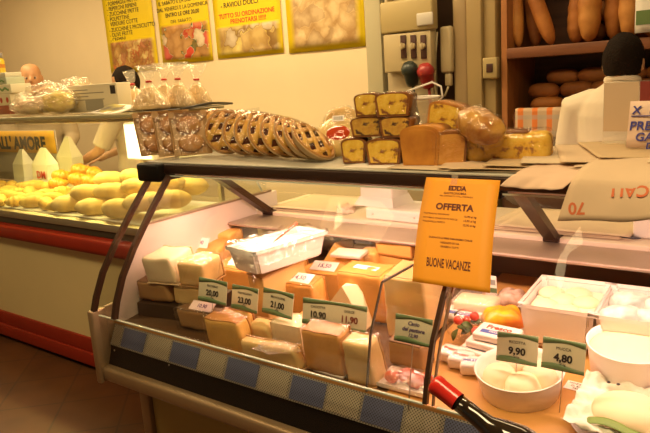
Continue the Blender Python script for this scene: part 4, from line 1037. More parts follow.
# foam tray with red pieces
c = (ondeck(378, 388)+ondeck(424, 400))/2
a = ondeck(378, 388); b = ondeck(424, 400)
q = deck_thing('foam_tray', 'white foam tray of red peppers in film, right of the glass divider', 'tray', c+Vector((0, .045, .045*DS)), math.atan2(b.y-a.y, b.x-a.x))
Lq = (b-a).length
m = MB(); open_tub(m, Lq, .09, .022, .9, .004, .004); m.build('tray', white_pl, q)
pep = mat('red_pepper', (.62, .10, .02), .3, var=.3, vscale=20)
for i, (x, y, r) in enumerate([(-.3, -.01, .020), (-.05, .012, .024), (.2, -.005, .022), (.34, .02, .018)]):
    m = MB(); m.ico((x*Lq, y, .026), (r*1.15, r, r*.95), 3, fn=lambda v: v*(1+.12*noise.noise(v*2+Vector((i, 0, 0))))); m.build('pepper', pep, q)
m = MB(); m.sheet(16, 10, lambda u, v: ((u-.5)*(Lq+.012), (v-.5)*.105, .05-.028*(2*abs(u-.5))**3-.028*(2*abs(v-.5))**3+.003*noise.noise(Vector((u*8, v*8, 1)))), .0008); m.build('film', film, q)

# packs with red and blue print
packm = mat('pack_white', (.86, .77, .68), .45); pblue = mat('pack_blue', (.08, .12, .38), .5); pred = mat('pack_red', (.66, .05, .03), .5)
def pack(p, yaw, w, d, h, label, lift=0, tilt=.0, words=True):
    q = deck_thing('cheese_pack', label, 'cheese pack', p, yaw, 'white cheese packs with red and blue print')
    q.rotation_euler[0] = DANG+tilt
    m = MB(); m.box((0, 0, h/2), (w, d, h), bevel=.006); m.build('pack', packm, q)
    if words:
        m = MB(); m.text('Fresco', d*.36, TR(0, d*.17, h+.0006), bold=.001); m.build('red_print', pred, q)
        m = MB(); m.b2((-w*.36, -d*.30, h), (w*.42, -d*.06, h+.0009)); m.build('blue_print', pblue, q)
        m = MB(); m.text('FRESCO', d*.17, TR(w*.03, -d*.18, h+.0016)); m.build('lettering', packm, q)
    return q
H1 = .030
for i, (a, b, lf, l) in enumerate([(484, 354, 0, 'white pack with red and blue print, nearest of the fanned packs'), (491, 346, .0255, 'white pack with red and blue print, second of the fanned packs'), (498, 338, .051, 'white pack with red and blue print, topmost of the fanned packs'), (464, 318, .0, 'white pack with red and blue print behind the green leaves')]):
    c = ondeck(a, b, lf)
    pack(c, -.15+.05*i, .135, .085, .024, l)
for i, (a, b, l) in enumerate([(452, 360, 'small white wrapped pack with red print beside the bronze post'), (462, 366, 'small white wrapped pack, nearest the wine bottle capsule'), (474, 372, 'small clear-wrapped pack right behind the wine bottle neck')]):
    c = ondeck(a, b); q = deck_thing('cheese_pack', l, 'cheese pack', c, .2*i-.1, 'small wrapped packs by the post')
    m = MB(); m.box((0, 0, .02), (.075, .06, .038), bevel=.010); m.build('pack', packm, q)
    m = MB(); m.text('Fresco' if i < 2 else 'FRESCO', .018, TR(0, -.0, .0395), bold=.0008); m.build('red_print', pred if i < 2 else pblue, q)
    m = MB(); m.box((0, 0, .0215), (.083, .068, .043), bevel=.012); m.build('film', film, q)
# bag printed with leaves and tomatoes
c = ondeck(462, 336, .0); 
q = deck_thing('herb_bag', 'clear bag of green leaves and small red tomatoes beside the packs', 'bag', ondeck(467, 341), .3)
leafm = mat('leaf_green', (.10, .16, .03), .6, var=.4, vscale=30); tom = mat('tomato_red', (.60, .05, .02), .3)
random.seed(3)
for i in range(10):
    m = MB(); a = random.random()*6.28; x = random.uniform(-.04, .04); y = random.uniform(-.03, .04); z = random.uniform(.015, .085)
    m.sheet(4, 6, lambda u, v: ((u-.5)*.026*math.sin(PI*min(.98, v+.04)), v*.045-.02, .008*math.sin(3*v)), .0006)
    o = m.build('leaf', leafm, q, (x, y, z), (random.uniform(-.6, .9), random.uniform(-.6, .6), a))
for i, (x, y, z) in enumerate([(-.02, -.02, .085), (.03, 0, .09), (.0, .03, .06), (.035, -.025, .05)]):
    m = MB(); m.ico((x, y, z), (.016, .016, .015), 2); m.build('tomato', tom, q)
m = MB(); m.ico((0, .005, .053), (.062, .050, .056), 3, fn=lambda v: v*(1+.15*noise.noise(v*2.2))); m.build('film', film, q)
# yellow bag, clear tub pack, brown wrapper and small green label behind
def pillow(name, label, cat, p, yaw, w, d, h, mm, seed=0, tiltx=0):
    m = MB(); n = 18; 
    top = lambda u, v: h*(max(0, (1-(2*u-1)**4)*(1-(2*v-1)**4)))**.6*(1+.25*noise.noise(Vector((u*4+seed, v*4, 1))))
    for sgn in (1, -.35):
        m.sheet(n, n, lambda u, v: ((u-.5)*w, (v-.5)*d, h*.36+sgn*top(u, v)+.002*math.sin(30*u)*(abs(2*v-1) > .9)), .0008)
    o = m.build(name, mm); o.rotation_mode = 'ZYX'; o.location = Vector(p)+Vector((0, 0, .002)); o.rotation_euler = (DANG+tiltx, 0, yaw)
    return tag(o, label, cat)
pillow('yellow_bag', 'yellow printed plastic bag behind the packs, left of the first white tub', 'bag', ondeck(503, 326, .02), .5, .13, .10, .045, mat('yellow_bag', (.80, .50, .02), .3, col2=(.78, .20, .03), vscale=16), 2)
c = ondeck(478, 312)
q = deck_thing('clear_tub', 'low clear plastic tub at the rear, below the orange notice', 'tub', c, .05)
m = MB(); m.box((0, 0, .028), (.15, .09, .05), bevel=.012); m.build('contents', CH['white'][0], q)
m = MB(); m.box((0, 0, .031), (.165, .105, .058), bevel=.014); m.build('clear_lid', film_milky, q)
pillow('brown_wrapper', 'brown speckled paper parcel at the rear beside the first white tub', 'parcel', ondeck(512, 305, .01), .3, .10, .08, .04, mat('speckled_wrap', (.45, .28, .18), .5, col2=(.65, .5, .4), vscale=40), 7)
c = ondeck(492, 305); q = deck_thing('small_label', 'small green and white label standing at the rear, right of orange notice', 'label', c, 0)
m = MB(); m.b2((-.022, 0, 0), (.022, .002, .115), .0005); m.build('card', paper_w, q)
m = MB(); m.b2((-.022, -.001, .05), (.022, .0, .068)); m.build('green_band', green, q)
m = MB(); m.b2((-.018, -.001, .08), (.018, .0, .10)); m.build('print', mat('grey_print', (.3, .32, .3), .7), q)

# white tubs of mozzarella at the rear right
def tub(corners, label, fill):
    fl, fr = corners
    A = onz(*fl, .885); B = onz(*fr, .885); L = (B-A).length; yaw = math.atan2(B.y-A.y, B.x-A.x); Wd = .24
    c = (A+B)/2+Vector((-math.sin(yaw), math.cos(yaw), 0))*Wd/2
    zb = deckz(c.y)+.016
    q = thing('mozzarella_tub', label, 'tub', (c.x, c.y, zb), (DANG*.6, 0, yaw), 'large white tubs at the rear right')
    H = .885-zb
    m = MB(); open_tub(m, L, Wd, H, .88, .006, .007); bmesh.ops.bevel(m.bm, geom=[e for e in m.bm.edges if abs((e.verts[0].co-e.verts[1].co).normalized().z) > .4], offset=.016, segments=4, affect='EDGES'); m.build('tub', white_pl, q)
    return q, L, Wd, H
q, L, Wd, H = tub(((521, 299), (592, 309)), 'white tub of mozzarella balls in whey, left of the two large tubs', 0)
m = MB(); m.b2((-L*.45, -Wd*.45, H*.6), (L*.45, Wd*.45, H*.76)); m.build('whey', mat('whey', (.80, .72, .52), .15), q)
for i, (x, y) in enumerate([(-.24, -.2), (.08, -.28), (.28, .05), (-.05, .05), (-.28, .22), (.1, .3)]):
    m = MB(); m.ico((x*L, y*Wd, H*.77), (.042, .042, .018), 3); m.build('mozzarella_ball', CH['white'][0], q)
q, L, Wd, H = tub(((597, 310), (676, 321)), 'white tub holding white bags printed in green, at the right edge', 1)
bagp = mat('bag_print', (.82, .78, .70), .4, col2=(.35, .45, .40), vscale=22)
for i, (x, y, yw) in enumerate([(-.22, -.22, .3), (.2, -.2, -.2), (-.2, .22, .1), (.24, .24, .5)]):
    m = MB(); m.ico((0, 0, 0), (.062, .045, .032), 3, fn=lambda v: v*(1+.2*noise.noise(v*2+Vector((i, 0, 0))))); o = m.build('milk_bag', bagp, q, (x*L, y*Wd, H*.80), (0, 0, yw))
m = MB(); m.b2((-L*.45, -Wd*.45, .012), (L*.45, Wd*.45, H*.6)); m.build('filling', CH['white'][0], q)

# ricotta bowls
def bowl(pc, rpx, H, label, base=.86, z_rim=None):
    c = ondeck(*pc); r = rpx*px2m(c)
    q = deck_thing('white_bowl', label, 'bowl', c, 0)
    m = MB(); m.lathe([(r*base, 0), (r*.97, H*.8), (r, H*.97), (r*1.01, H), (r*.97, H), (r*.93, H*.78), (r*(base-.06), .012)], 48); m.build('bowl', white_pl, q)
    return q, r, H
q, r, H = bowl((520, 391), 43, .075, 'low white bowl with four ricotta domes, below the 9,90 card')
for i in range(4):
    a = i*PI/2+.5
    m = MB(); m.lathe([(r*.40, 0), (r*.42, .02), (r*.36, .045), (r*.30, .055), (r*.1, .058)], 24, TR(r*.44*math.cos(a), r*.44*math.sin(a), .018)); m.build('ricotta', CH['white'][0], q)
q, r, H = bowl((632, 380), 42, .122, 'deep round white tub filled with ricotta, at the right edge', .90)
m = MB(); m.lathe([(r*.84, .012), (r*.94, H*.80), (r*.9, H*.86), (r*.4, H*.90), (r*.02, H*.90)], 40); m.build('ricotta', CH['white'][0], q)
# plate with paper-wrapped mozzarella
c = ondeck(628, 428); r = 56*px2m(c)
q = deck_thing('cheese_plate', 'round plate of mozzarella in crumpled white paper, front right corner', 'plate', c, 0)
m = MB(); m.lathe([(r*.55, 0), (r*.98, .022), (r, .026), (r*.97, .027), (r*.55, .006)], 48); m.build('plate', white_pl, q)
m = MB(); m.ico((.0, .0, .045), (r*.62, r*.55, .036), 3); m.build('mozzarella', CH['white'][0], q)
def crumpled(u, v):
    x = (u-.5)*2*r*.92; y = (v-.5)*2*r*.85; d = math.hypot(x/r, y/r)
    return (x, y, .028+.05*max(0, d-.45)+.022*noise.noise(Vector((u*6, v*6, 2)))+.02*(d < .5)*0+.012*noise.noise(Vector((u*13, v*13, 5))))
m = MB(); m.sheet(36, 36, crumpled, .0008); m.build('paper', mat('crumpled_paper', (.82, .76, .66), .6, bump=.3, bscale=30), q)
m = MB(); m.sheet(10, 4, lambda u, v: (-r*.55+u*r*1.0, -r*.72+v*.03, .055+.01*math.sin(5*u)), .001); m.build('green_leaf_trim', mat('leaf_trim', (.18, .28, .06), .5), q)
for i, x in enumerate((-.45, -.28)):
    m = MB(); m.ico((x*r, r*.52, .072), (.005, .005, .002), 2); m.build('dark_berry', ink, q)
# small printed slip lying on deck
a = ondeck(563, 388); b = ondeck(594, 396)
q = deck_thing('printed_slip', 'small printed paper slip lying between bowl and round plate', 'label', (a+b)/2, math.atan2(b.y-a.y, b.x-a.x))
w = (b-a).length
m = MB(); m.b2((-w/2, 0, 0), (w/2, .042, .001)); m.build('slip', paper_w, q)
for i, s in enumerate(('MOZZARELLA', 'DI BUFALA', 'FRESCA')):
    m = MB(); m.text(s, .011, TR(0, .032-.012*i, .0014)); m.build('lettering', ink, q)
# paper under the tubs
a = ondeck(530, 342); 
m = MB(); m.sheet(16, 6, lambda u, v: (-.80+u*.22, 1.93+v*.12-.03*u, deckz(1.93+v*.12-.03*u)+.003+.004*abs(noise.noise(Vector((u*5, v*5, 0))))), .001)
tag(m.build('paper_sheet', paper_w), 'white paper sheet on the deck in front of the first tub', 'paper')

# ------------------------------------------------------------------ orange notice on the glass
A = ony(427, 177, 1.672); B = ony(501, 180, 1.672); B.z = A.z
D = ony(413, 281, 1.495)
t = thing('orange_notice', 'orange paper notice headed offerta taped on the glass front', 'notice', (A+B)/2)
w = (B-A).length; vdown = D-A; hgt = vdown.length
ex = Vector((1, 0, 0)); ez = -vdown.normalized()
def npt(u, v): # u across, v down
    bow = .012*math.sin(PI*v)
    return ex*((u-.5)*w) + (-ez)*(v*hgt) + Vector((0, -.004-bow, 0))
m = MB(); m.sheet(6, 20, npt, .0008); m.build('sheet', mat('orange_paper', (.90, .36, .012), .6, var=.06, vscale=5), t)
def nmat(u, v):
    p = npt(u, v); p2 = npt(u, v+.01); d = (p-p2).normalized(); n = ex.cross(d).normalized()
    M = Matrix((ex, d, n)).transposed().to_4x4(); M.translation = p+n*.0012 if n.y < 0 else p-n*.0012
    return M
maroon = mat('maroon_ink', (.13, .025, .01), .7)
for s, u, v, sz, bo, al in [('EDDA', .46, .098, .020, .0010, 'CENTER'), ('GASTRONOMIA', .44, .145, .0095, .0001, 'CENTER'), ('VINI E PRODOTTI TIPICI, FORMAGGI', .46, .172, .0062, 0, 'CENTER'), ('OFFERTA', .46, .275, .027, .0011, 'CENTER'),
    ('PARMIGIANO REGGIANO', .06, .345, .0068, 0, 'LEFT'), ('PECORINO STAGIONATO DOLCE', .06, .385, .0068, 0, 'LEFT'), ('MOZZARELLA FRESCA', .06, .42, .0068, 0, 'LEFT'), ('15,90 al kg', .60, .352, .0085, .0001, 'LEFT'), ('13,90 al kg', .60, .39, .0085, .0001, 'LEFT'), ('12,90 al kg', .60, .43, .0085, .0001, 'LEFT'),
    ('DURANTE LE FERIE RIMARREMO CHIUSI', .46, .565, .0072, .0001, 'CENTER'), ('NEGOZIO DI VIA', .46, .605, .0072, .0001, 'CENTER'), ('GRAZIE A TUTTI', .46, .642, .0072, .0001, 'CENTER')]:
    m = MB(); m.text(s, sz, nmat(u, v), al, bo, .0001); m.build('lettering', maroon, t)
m = MB(); m.text('BUONE VACANZE', .030, nmat(.46, .80) @ Matrix.Diagonal((.52, 1.15, 1, 1)), 'CENTER', .0006, .0001); m.build('lettering', maroon, t)
m = MB()
for i in range(7): m._merge(_box(.010, .0012, .0003), nmat(.38+.022*i, .075+.004*(i % 2)))
m.build('roof_logo', maroon, t)
m = MB(); m._merge(_box(.02, .035, .0004), nmat(.40, .012)); m.build('tape', clear('tape', (1, .97, .85), .08, .3, .1, milky=.15), t)

# ------------------------------------------------------------------ goods on the worktop behind the glass
WZ = .967
a = onz(352, 224, WZ); b = onz(426, 238, WZ)
q = thing('white_slicer', 'white kitchen machine with square column on the worktop behind glass', 'machine', (a.x, max(a.y, 2.36), WZ), (0, 0, -.04))
L = b.x-a.x
m = MB(); m.b2((0, 0, .0), (L, .22, .050), .008); m.build('base', white_pl, q)
x0 = colx(362, 2.44, 1.1)-a.x; x1 = colx(395, 2.44, 1.1)-a.x
m = MB(); m.b2((x0, .05, .05), (x1, .19, .27), .012); m.add([(x0-.02, .03, .05), (x1+.02, .03, .05), (x1+.02, .2, .05), (x0-.02, .2, .05), (x0, .05, .09), (x1, .05, .09), (x1, .19, .09), (x0, .19, .09)], [(0, 1, 5, 4), (1, 2, 6, 5), (2, 3, 7, 6), (3, 0, 4, 7)]); m.build('column', white_pl, q)
for x in (.1, .62):
    m = MB(); m.lathe([(.004, 0), (.004, .003)], 10, TR(L*x, 0, .025) @ UPR); m.build('screw', steel, q)
c = onz(408, 226, WZ+.05)
q = thing('plastic_box', 'small pale green plastic box on the white machine\'s base', 'box', (a.x+L*.78, max(a.y, 2.36)+.07, WZ+.0515), (0, 0, .1))
m = MB(); m.add([(-.05, -.03, 0), (.05, -.03, 0), (.05, .04, 0), (-.05, .04, 0), (-.035, -.022, .05), (.03, -.022, .05), (.03, .03, .05), (-.035, .03, .05)], [(3, 2, 1, 0), (4, 5, 6, 7), (0, 1, 5, 4), (1, 2, 6, 5), (2, 3, 7, 6), (3, 0, 4, 7)]); m.build('box_body', mat('pale_green', (.55, .58, .36), .4), q)
m = MB(); m.b2((-.04, -.03, .05), (.035, .035, .056), .002); m.build('lid', mat('pale_olive', (.40, .40, .26), .4), q)
def sheets(n, x0, x1, y0, y1, z, label_fn, group, mm=paper_m, skew=.03, rise=.0035, wave=.004):
    for i in range(n):
        dx = random.uniform(-skew, skew); dy = random.uniform(-skew, skew)*.5; ro = random.uniform(-.06, .06)
        m = MB(); sx = random.random()*9
        m.sheet(16, 8, lambda u, v: ((u-.5)*(x1-x0), (v-.5)*(y1-y0), wave*abs(noise.noise(Vector((u*3+sx, v*3, i*.37))))*.7), .0012)
        o = m.build('paper_sheet', mm, None, ((x0+x1)/2+dx, (y0+y1)/2+dy, z+.001+rise*i), (0, 0, ro))
        tag(o, label_fn(i, n), 'paper', group)
ordn = ['bottom', 'second', 'third', 'fourth', 'fifth', 'sixth', 'seventh', 'eighth', 'ninth', 'tenth']
sheets(5, -2.12, -1.72, 2.38, 2.74, WZ, lambda i, n: '%s sheet of the paper pile left of the white machine' % ('top' if i == n-1 else ordn[i]), 'wrapping sheets left of the machine')
sheets(5, -.98, -.50, 2.38, 2.74, WZ, lambda i, n: '%s sheet of the paper pile on the worktop right of bronze arm' % ('top' if i == n-1 else ordn[i]), 'wrapping sheets right of the arm')
crumple('crumpled_wrapper', 'small crumpled brown wrapper left of the white machine', 'wrapper', onz(346, 214, WZ+.02), .045, .035, .024, mat('brown_wrap', (.42, .24, .10), .5, col2=(.75, .62, .45), vscale=30), 1.7, 0, False)
a = onz(632, 238, WZ)
q = thing('white_box', 'white plastic box standing on the worktop at the right edge', 'box', (a.x, a.y, WZ), (0, 0, 0))
m = MB(); m.b2((0, 0, 0), (.22, .16, .135), .01); m.build('box_body', white_pl, q)
m = MB(); m.b2((-.004, -.004, .135), (.224, .164, .15), .006); m.build('lid', white_pl, q)
a = onz(597, 241, WZ); b = onz(626, 243, WZ)
q = thing('pen', 'dark pen lying on worktop beside the white box', 'pen', (a.x, 2.40, WZ+.005), (0, 0, .1))
m = MB(); m.tube([(0, 0, 0), (.11, 0, 0), (.122, 0, 0), (.13, 0, 0)], [.0048, .0048, .003, .001], 10); m.build('barrel', mat('pen_dark', (.05, .05, .08), .3), q)
m = MB(); m.tube([(-.03, 0, 0), (.0, 0, 0)], .0054, 10); m.build('cap', white_pl, q)

# ------------------------------------------------------------------ goods on the top shelf
TZ = 1.3045
# foam trays of buns in film, leaning left
bun = mat('brown_bun', (.50, .22, .06), .45, col2=(.60, .36, .12), vscale=9)
foam = mat('foam_tray', (.62, .42, .20), .5)
def bun_tray(px, y, w, h, lean, yaw, label):
    x = colx(px, y, TZ)
    q = thing('bun_tray', label, 'bun tray', (x, y, TZ), (0, 0, yaw), 'film-wrapped trays of buns')
    L = RX(-lean)
    def put(m, name, mm):
        for v in m.bm.verts: v.co = L @ v.co
        m.build(name, mm, q)
    m = MB(); open_tub(m, w, h, .034, .86, .004, .004); bmesh.ops.bevel(m.bm, geom=[e for e in m.bm.edges if abs((e.verts[0].co-e.verts[1].co).normalized().z) > .4], offset=.022, segments=4, affect='EDGES')
    for v in m.bm.verts: v.co = Vector((v.co.x, -v.co.z, v.co.y+h/2+.004))
    put(m, 'tray', foam)
    for s in (-1, 1):
        m = MB(); m.ico((0, -.020, h/2+.004+s*h*.215), (w*.36, .026, h*.21), 3, fn=lambda v: v*(1+.08*noise.noise(v*2))); put(m, 'bun', bun)
    m = MB(); m.sheet(14, 14, lambda u, v: ((u-.5)*(w-.004), -.030-.022*max(0, 1-(2*u-1)**4)*max(0, 1-(2*v-1)**4)-.003*noise.noise(Vector((u*9, v*9, 0))), .006+(h-.004)*v), .0008); put(m, 'film', film)
    return q
bun_tray(158, 1.84, .15, .185, .36, 1.18, 'film-wrapped tray of buns at the far left end of top shelf')
bun_tray(177, 1.85, .15, .185, .34, 1.10, 'film-wrapped tray of buns, middle of the three at the left')
bun_tray(193, 1.86, .15, .180, .34, 1.02, 'film-wrapped tray of buns standing against the first jam tart')
# jam tarts
tcrust = mat('tart_crust', (.60, .30, .06), .5, col2=(.46, .19, .03), vscale=18, bump=.2, bscale=60); tl = mat('tart_lattice', (.76, .46, .07), .45, col2=(.62, .30, .035), vscale=14)
jam = mat('dark_jam', (.10, .025, .012), .2, var=.4, vscale=20)
def make_tart(r=.09):
    q = thing('jam_tart', '', 'tart')
    m = MB(); m.lathe([(r*.80, 0), (r*.97, .020), (r, .026), (r*.93, .030), (r*.86, .018), (r*.02, .014)], 40); m.build('crust', tcrust, q)
    m = MB(); m.lathe([(r*.88, .016), (r*.87, .021), (r*.02, .022)], 40); m.build('jam', jam, q)
    m = MB()
    for a in (0, 1.0):
        for k in (-.56, 0, .56):
            y = k*r; hl = math.sqrt(max(0, (r*.92)**2-y*y)); R = Matrix.Rotation(a, 3, 'Z')
            m.tube([R @ Vector((-hl, y, .024+.002*a)), R @ Vector((0, y, .0275+.002*a)), R @ Vector((hl, y, .024+.002*a))], .0115, 8, flat=.40)
    m.build('lattice', tl, q)
    m = MB(); m.lathe([(r*.82, -.002), (r*1.02, .020), (r*1.035, .030), (r*.9, .0345), (r*.02, .036)], 36); m.build('film', film, q)
    m = MB(); m.lathe([(r*.83, -.004), (r*1.04, .020), (r*1.06, .024), (r*1.03, .024), (r*.8, -.001)], 36, cap1=False); m.build('foil_dish', mat('paper_dish', (.56, .38, .18), .6), q)
    return q
# bottom contact px, y, elevation of the disc (90 = upright), azimuth of the face
tarts = [(229, 1.93, 76, -46, 'jam tart standing nearly upright, first from the left, face in full view'),
 (249, 1.91, 70, -34, 'jam tart overlapping the first one, second from the left'),
 (262, 1.90, 66, -26, 'jam tart third from the left in the leaning row'),
 (277, 1.89, 62, -18, 'jam tart fourth from the left in the leaning row'),
 (292, 1.88, 57, -12, 'jam tart fifth from the left, lattice clearly visible'),
 (308, 1.87, 53, -4, 'jam tart sixth from the left in the leaning row'),
 (320, 1.86, 49, 4, 'jam tart seventh from the left, lying lower'),
 (331, 1.85, 45, 8, 'last jam tart at the right end of the leaning row')]
pt = make_tart()
def place_tart(o, px, y, el, az, l, r=.09):
    e = math.radians(el); a = math.radians(az)
    n = Vector((math.sin(e)*math.cos(a), math.sin(e)*math.sin(a), math.cos(e)))    # face normal
    d = Vector((math.cos(e)*-math.cos(a), math.cos(e)*-math.sin(a), math.sin(e)))  # up the disc
    x = d.cross(n)
    M = Matrix((x, d, n)).transposed().to_4x4()
    cxx = colx(px, y, TZ)
    base = Vector((cxx, y, TZ+.004)); low = M.to_3x3() @ Vector((0, -r*1.06, .020)); low2 = M.to_3x3() @ Vector((0, -r*.83, -.004))
    zmin = min(low.z, low2.z)
    M.translation = Vector((base.x-low.x, base.y-low.y, TZ+.001-zmin))
    o.rotation_mode = 'XYZ'; o.location = M.translation; o.rotation_euler = M.to_euler(); tag(o, l, 'tart', 'jam tarts leaning on the top shelf')
for i, (a, y, el, az, l) in enumerate(tarts):
    o = pt if i == 0 else dup(pt)
    place_tart(o, a, y, el, az, l)
for i, (a, y, el, az, l) in enumerate([(214, 2.06, 70, -60, 'jam tart standing behind the first one at the back left'), (240, 2.08, 62, -50, 'jam tart at the back, second in the rear row'), (262, 2.06, 56, -45, 'jam tart at the back, right end of the rear row')]):
    place_tart(dup(pt), a, y, el, az, l)
# jam sponge in film with white label
x = colx(331, 1.93, TZ)
q = thing('jam_sponge', 'film-wrapped sponge with shiny red jam and white barcode label', 'cake', (x, 1.99, TZ+.006), (0, 0, .5))
L = TR(0, 0, .058) @ RX(.75)
def put(m, name, mm):
    for v in m.bm.verts: v.co = L @ v.co
    return m.build(name, mm, q)
sponge = mat('sponge', (.74, .50, .14), .6, var=.2, vscale=20)
m = MB(); m.lathe([(.078, -.015), (.088, 0), (.086, .02), (.06, .035), (.01, .038)], 36); put(m, 'sponge', sponge)
m = MB(); m.ico((0, -.005, .030), (.048, .040, .016), 3); put(m, 'red_jam', mat('red_jam', (.55, .05, .01), .08, coat=1))
m = MB(); m.lathe([(.080, -.018), (.094, 0), (.090, .022), (.064, .046), (.01, .050)], 32); put(m, 'film', film)
m = MB(); m.box((.0, .052, .052), (.045, .028, .001)); lb = put(m, 'label', tagp)
m = MB()
for k in range(9): m.box((-.016+.004*k, .052, .0528), (.0012+.001*(k % 2), .018, .0003))
put(m, 'barcode', ink)
x = colx(345, 2.12, TZ)
q = thing('yellow_sponge', 'pale yellow sponge cake in film behind the jam sponge', 'cake', (x, 2.12, TZ), (0, 0, .3))
m = MB(); m.ico((0, 0, .085), (.085, .04, .085), 3, fn=lambda v: v*(1+.1*noise.noise(v*3))); m.build('sponge', mat('pale_sponge', (.76, .56, .22), .6, col2=(.62, .36, .1), vscale=14), q)
m = MB(); m.ico((0, 0, .088), (.092, .047, .088), 3, fn=lambda v: v*(1+.15*noise.noise(v*3))); m.build('film', film, q)

# plum cakes
ccr = mat('cake_crust', (.27, .10, .018), .35, col2=(.17, .05, .010), vscale=14, bump=.25, bscale=50)
ccr2 = mat('light_cake_crust', (.58, .25, .035), .45, col2=(.38, .13, .018), vscale=12, bump=.2, bscale=50)
def crumb(name, c1, c2, c3):
    m = bpy.data.materials.new(name); m.use_nodes = True; N = m.node_tree.nodes; L = m.node_tree.links; b = N['Principled BSDF']
    tc = N.new('ShaderNodeTexCoord'); v = N.new('ShaderNodeTexNoise'); v.inputs['Scale'].default_value = 34; v.inputs['Detail'].default_value = 3; L.new(tc.outputs['Object'], v.inputs['Vector'])
    r = N.new('ShaderNodeValToRGB'); cr = r.color_ramp; cr.elements[0].color = (*c3, 1); cr.elements[0].position = .36; cr.elements[1].color = (*c2, 1); cr.elements[1].position = .62
    e = cr.elements.new(.44); e.color = (*c1, 1); L.new(v.outputs['Fac'], r.inputs[0]); L.new(r.outputs[0], b.inputs['Base Color']); b.inputs['Roughness'].default_value = .7
    return m
cutm = crumb('cake_crumb', (.74, .44, .035), (.82, .56, .07), (.24, .08, .015)); cutd = crumb('dark_cake_crumb', (.62, .36, .04), (.50, .24, .03), (.08, .03, .012))
def cake(px, y, z, w, h, d, yaw, label, cm=cutm, cr=ccr, wrap=True, tilt=0.0, roll=0.0):
    """half loaf: crust on the back, sides and domed top; the cut face looks at the customer"""
    x = colx(px, y, z+h*.5)
    q = thing('plum_cake', label, 'cake', (x, y, z+.001), (tilt, roll, yaw), 'cut plum cakes on the top shelf')
    n = 14
    prof = [(-w*.43, 0), (w*.43, 0), (w*.5, h*.76)]+[(w*.5*math.copysign(abs(math.cos(a))**.6, math.cos(a)), h*.76+h*.24*math.sin(a)**.8) for a in [PI*k/n for k in range(1, n)]]+[(-w*.5, h*.76)]
    T = Matrix(((1, 0, 0, 0), (0, 0, 1, 0), (0, 1, 0, 0), (0, 0, 0, 1)))
    m = MB(); fs = m.prism(prof, .004, d, T, True); m.build('crust', cr, q)
    inn = [(x_*.86, .007+z_*.86) for x_, z_ in prof]
    m = MB(); m.prism(inn, .0015, .006, T); m.build('cut_face', cm, q)
    if wrap:
        out = [(x_*1.05, z_*1.03-.0) for x_, z_ in prof]
        m = MB(); m.prism(out, -.005, d+.006, T, True); m.build('film', film, q)
    return q
K = .0042
cake(353, 1.80, TZ, .085, .083, .12, .35, 'cut plum cake at bottom left of the stacked cakes', cutm)
cake(383, 1.79, TZ, .120, .083, .12, .25, 'cut plum cake at bottom of the stack, with strip of white paper', cutm)
cake(366, 1.82, TZ+.0865, .110, .064, .12, .35, 'dark-centred plum cake in the middle layer, left', cutd)
cake(395, 1.81, TZ+.0865, .105, .064, .12, .25, 'dark-centred plum cake in the middle layer, right', cutd)
cake(366, 1.82, TZ+.153, .082, .075, .12, .40, 'plum cake on top of the stack, left one with yellow face', cutm)
cake(392, 1.81, TZ+.153, .115, .075, .12, .30, 'plum cake on top of the stack, right one with brown end', cutm)
cake(419, 1.77, TZ, .130, .125, .12, .10, 'large unwrapped orange-brown cake block with yellow top', ccr2, ccr2, False)
cake(450, 1.80, TZ, .105, .105, .13, .5, 'orange cake piece lying right of the unwrapped block', mat('orange_crumb', (.62, .30, .05), .6, col2=(.5, .2, .03), vscale=16), ccr, True)
cake(440, 1.90, TZ+.092, .115, .095, .11, .15, 'round-topped raisin bread piece resting on the cakes behind', cutm, ccr2, True, 0, .25)
q = None
x = colx(478, 1.80, TZ+.1)
q = thing('wrapped_bread', 'shiny film-wrapped sweet loaf tilted on the cakes, right of centre', 'bread', (x-.01, 1.83, TZ+.098), (.1, .38, -.5))
m = MB(); m.ico((0, 0, .025), (.078, .050, .042), 4, fn=lambda v: Vector((math.copysign(abs(v.x)**.75, v.x), math.copysign(abs(v.y)**.8, v.y), math.copysign(abs(v.z)**.8, v.z)))*(1+.09*noise.noise(v*2.3)+.05*abs(math.sin(6*v.x)))); m.build('loaf', mat('glazed_loaf', (.62, .34, .07), .35, col2=(.34, .12, .025), vscale=16, bump=.3, bscale=30), q)
m = MB(); m.ico((0, 0, .026), (.086, .057, .048), 4, fn=lambda v: Vector((math.copysign(abs(v.x)**.75, v.x), math.copysign(abs(v.y)**.8, v.y), math.copysign(abs(v.z)**.8, v.z)))*(1+.16*noise.noise(v*3.4))); m.build('film', film, q)
x0 = colx(466, 1.86, TZ+.05); x1 = colx(547, 1.86, TZ+.05)
q = thing('long_plum_cake', 'long film-wrapped yellow plum cake at the right end of cakes', 'cake', ((x0+x1)/2, 1.86, TZ+.003), (0, 0, .18))
Lc = (x1-x0)*1.02
m = MB(); m.box((0, .05, .046), (Lc, .095, .09), bevel=.024, seg=4); m.build('crust', crumb('long_cake_crumb', (.72, .40, .03), (.78, .50, .06), (.28, .10, .02)), q)
m = MB(); m.box((-Lc*.1, .05, .092), (Lc*.7, .07, .010), bevel=.004); m.build('crust_top', ccr, q)
m = MB(); m.box((0, .05, .050), (Lc+.014, .108, .102), bevel=.026, seg=4); m.build('film', film, q)
# small sheet of white paper under the cakes
m = MB(); m.sheet(12, 4, lambda u, v: (colx(341, 1.72, TZ)+u*.34, 1.703+v*.14+.012*u, TZ-.0002+.0012*math.sin(6*u)**2*0-(.012*(1-v*6) if v < .16 else 0)), .0008)
tag(m.build('paper_sheet', paper_w), 'white paper under the stacked cakes on the top shelf', 'paper')
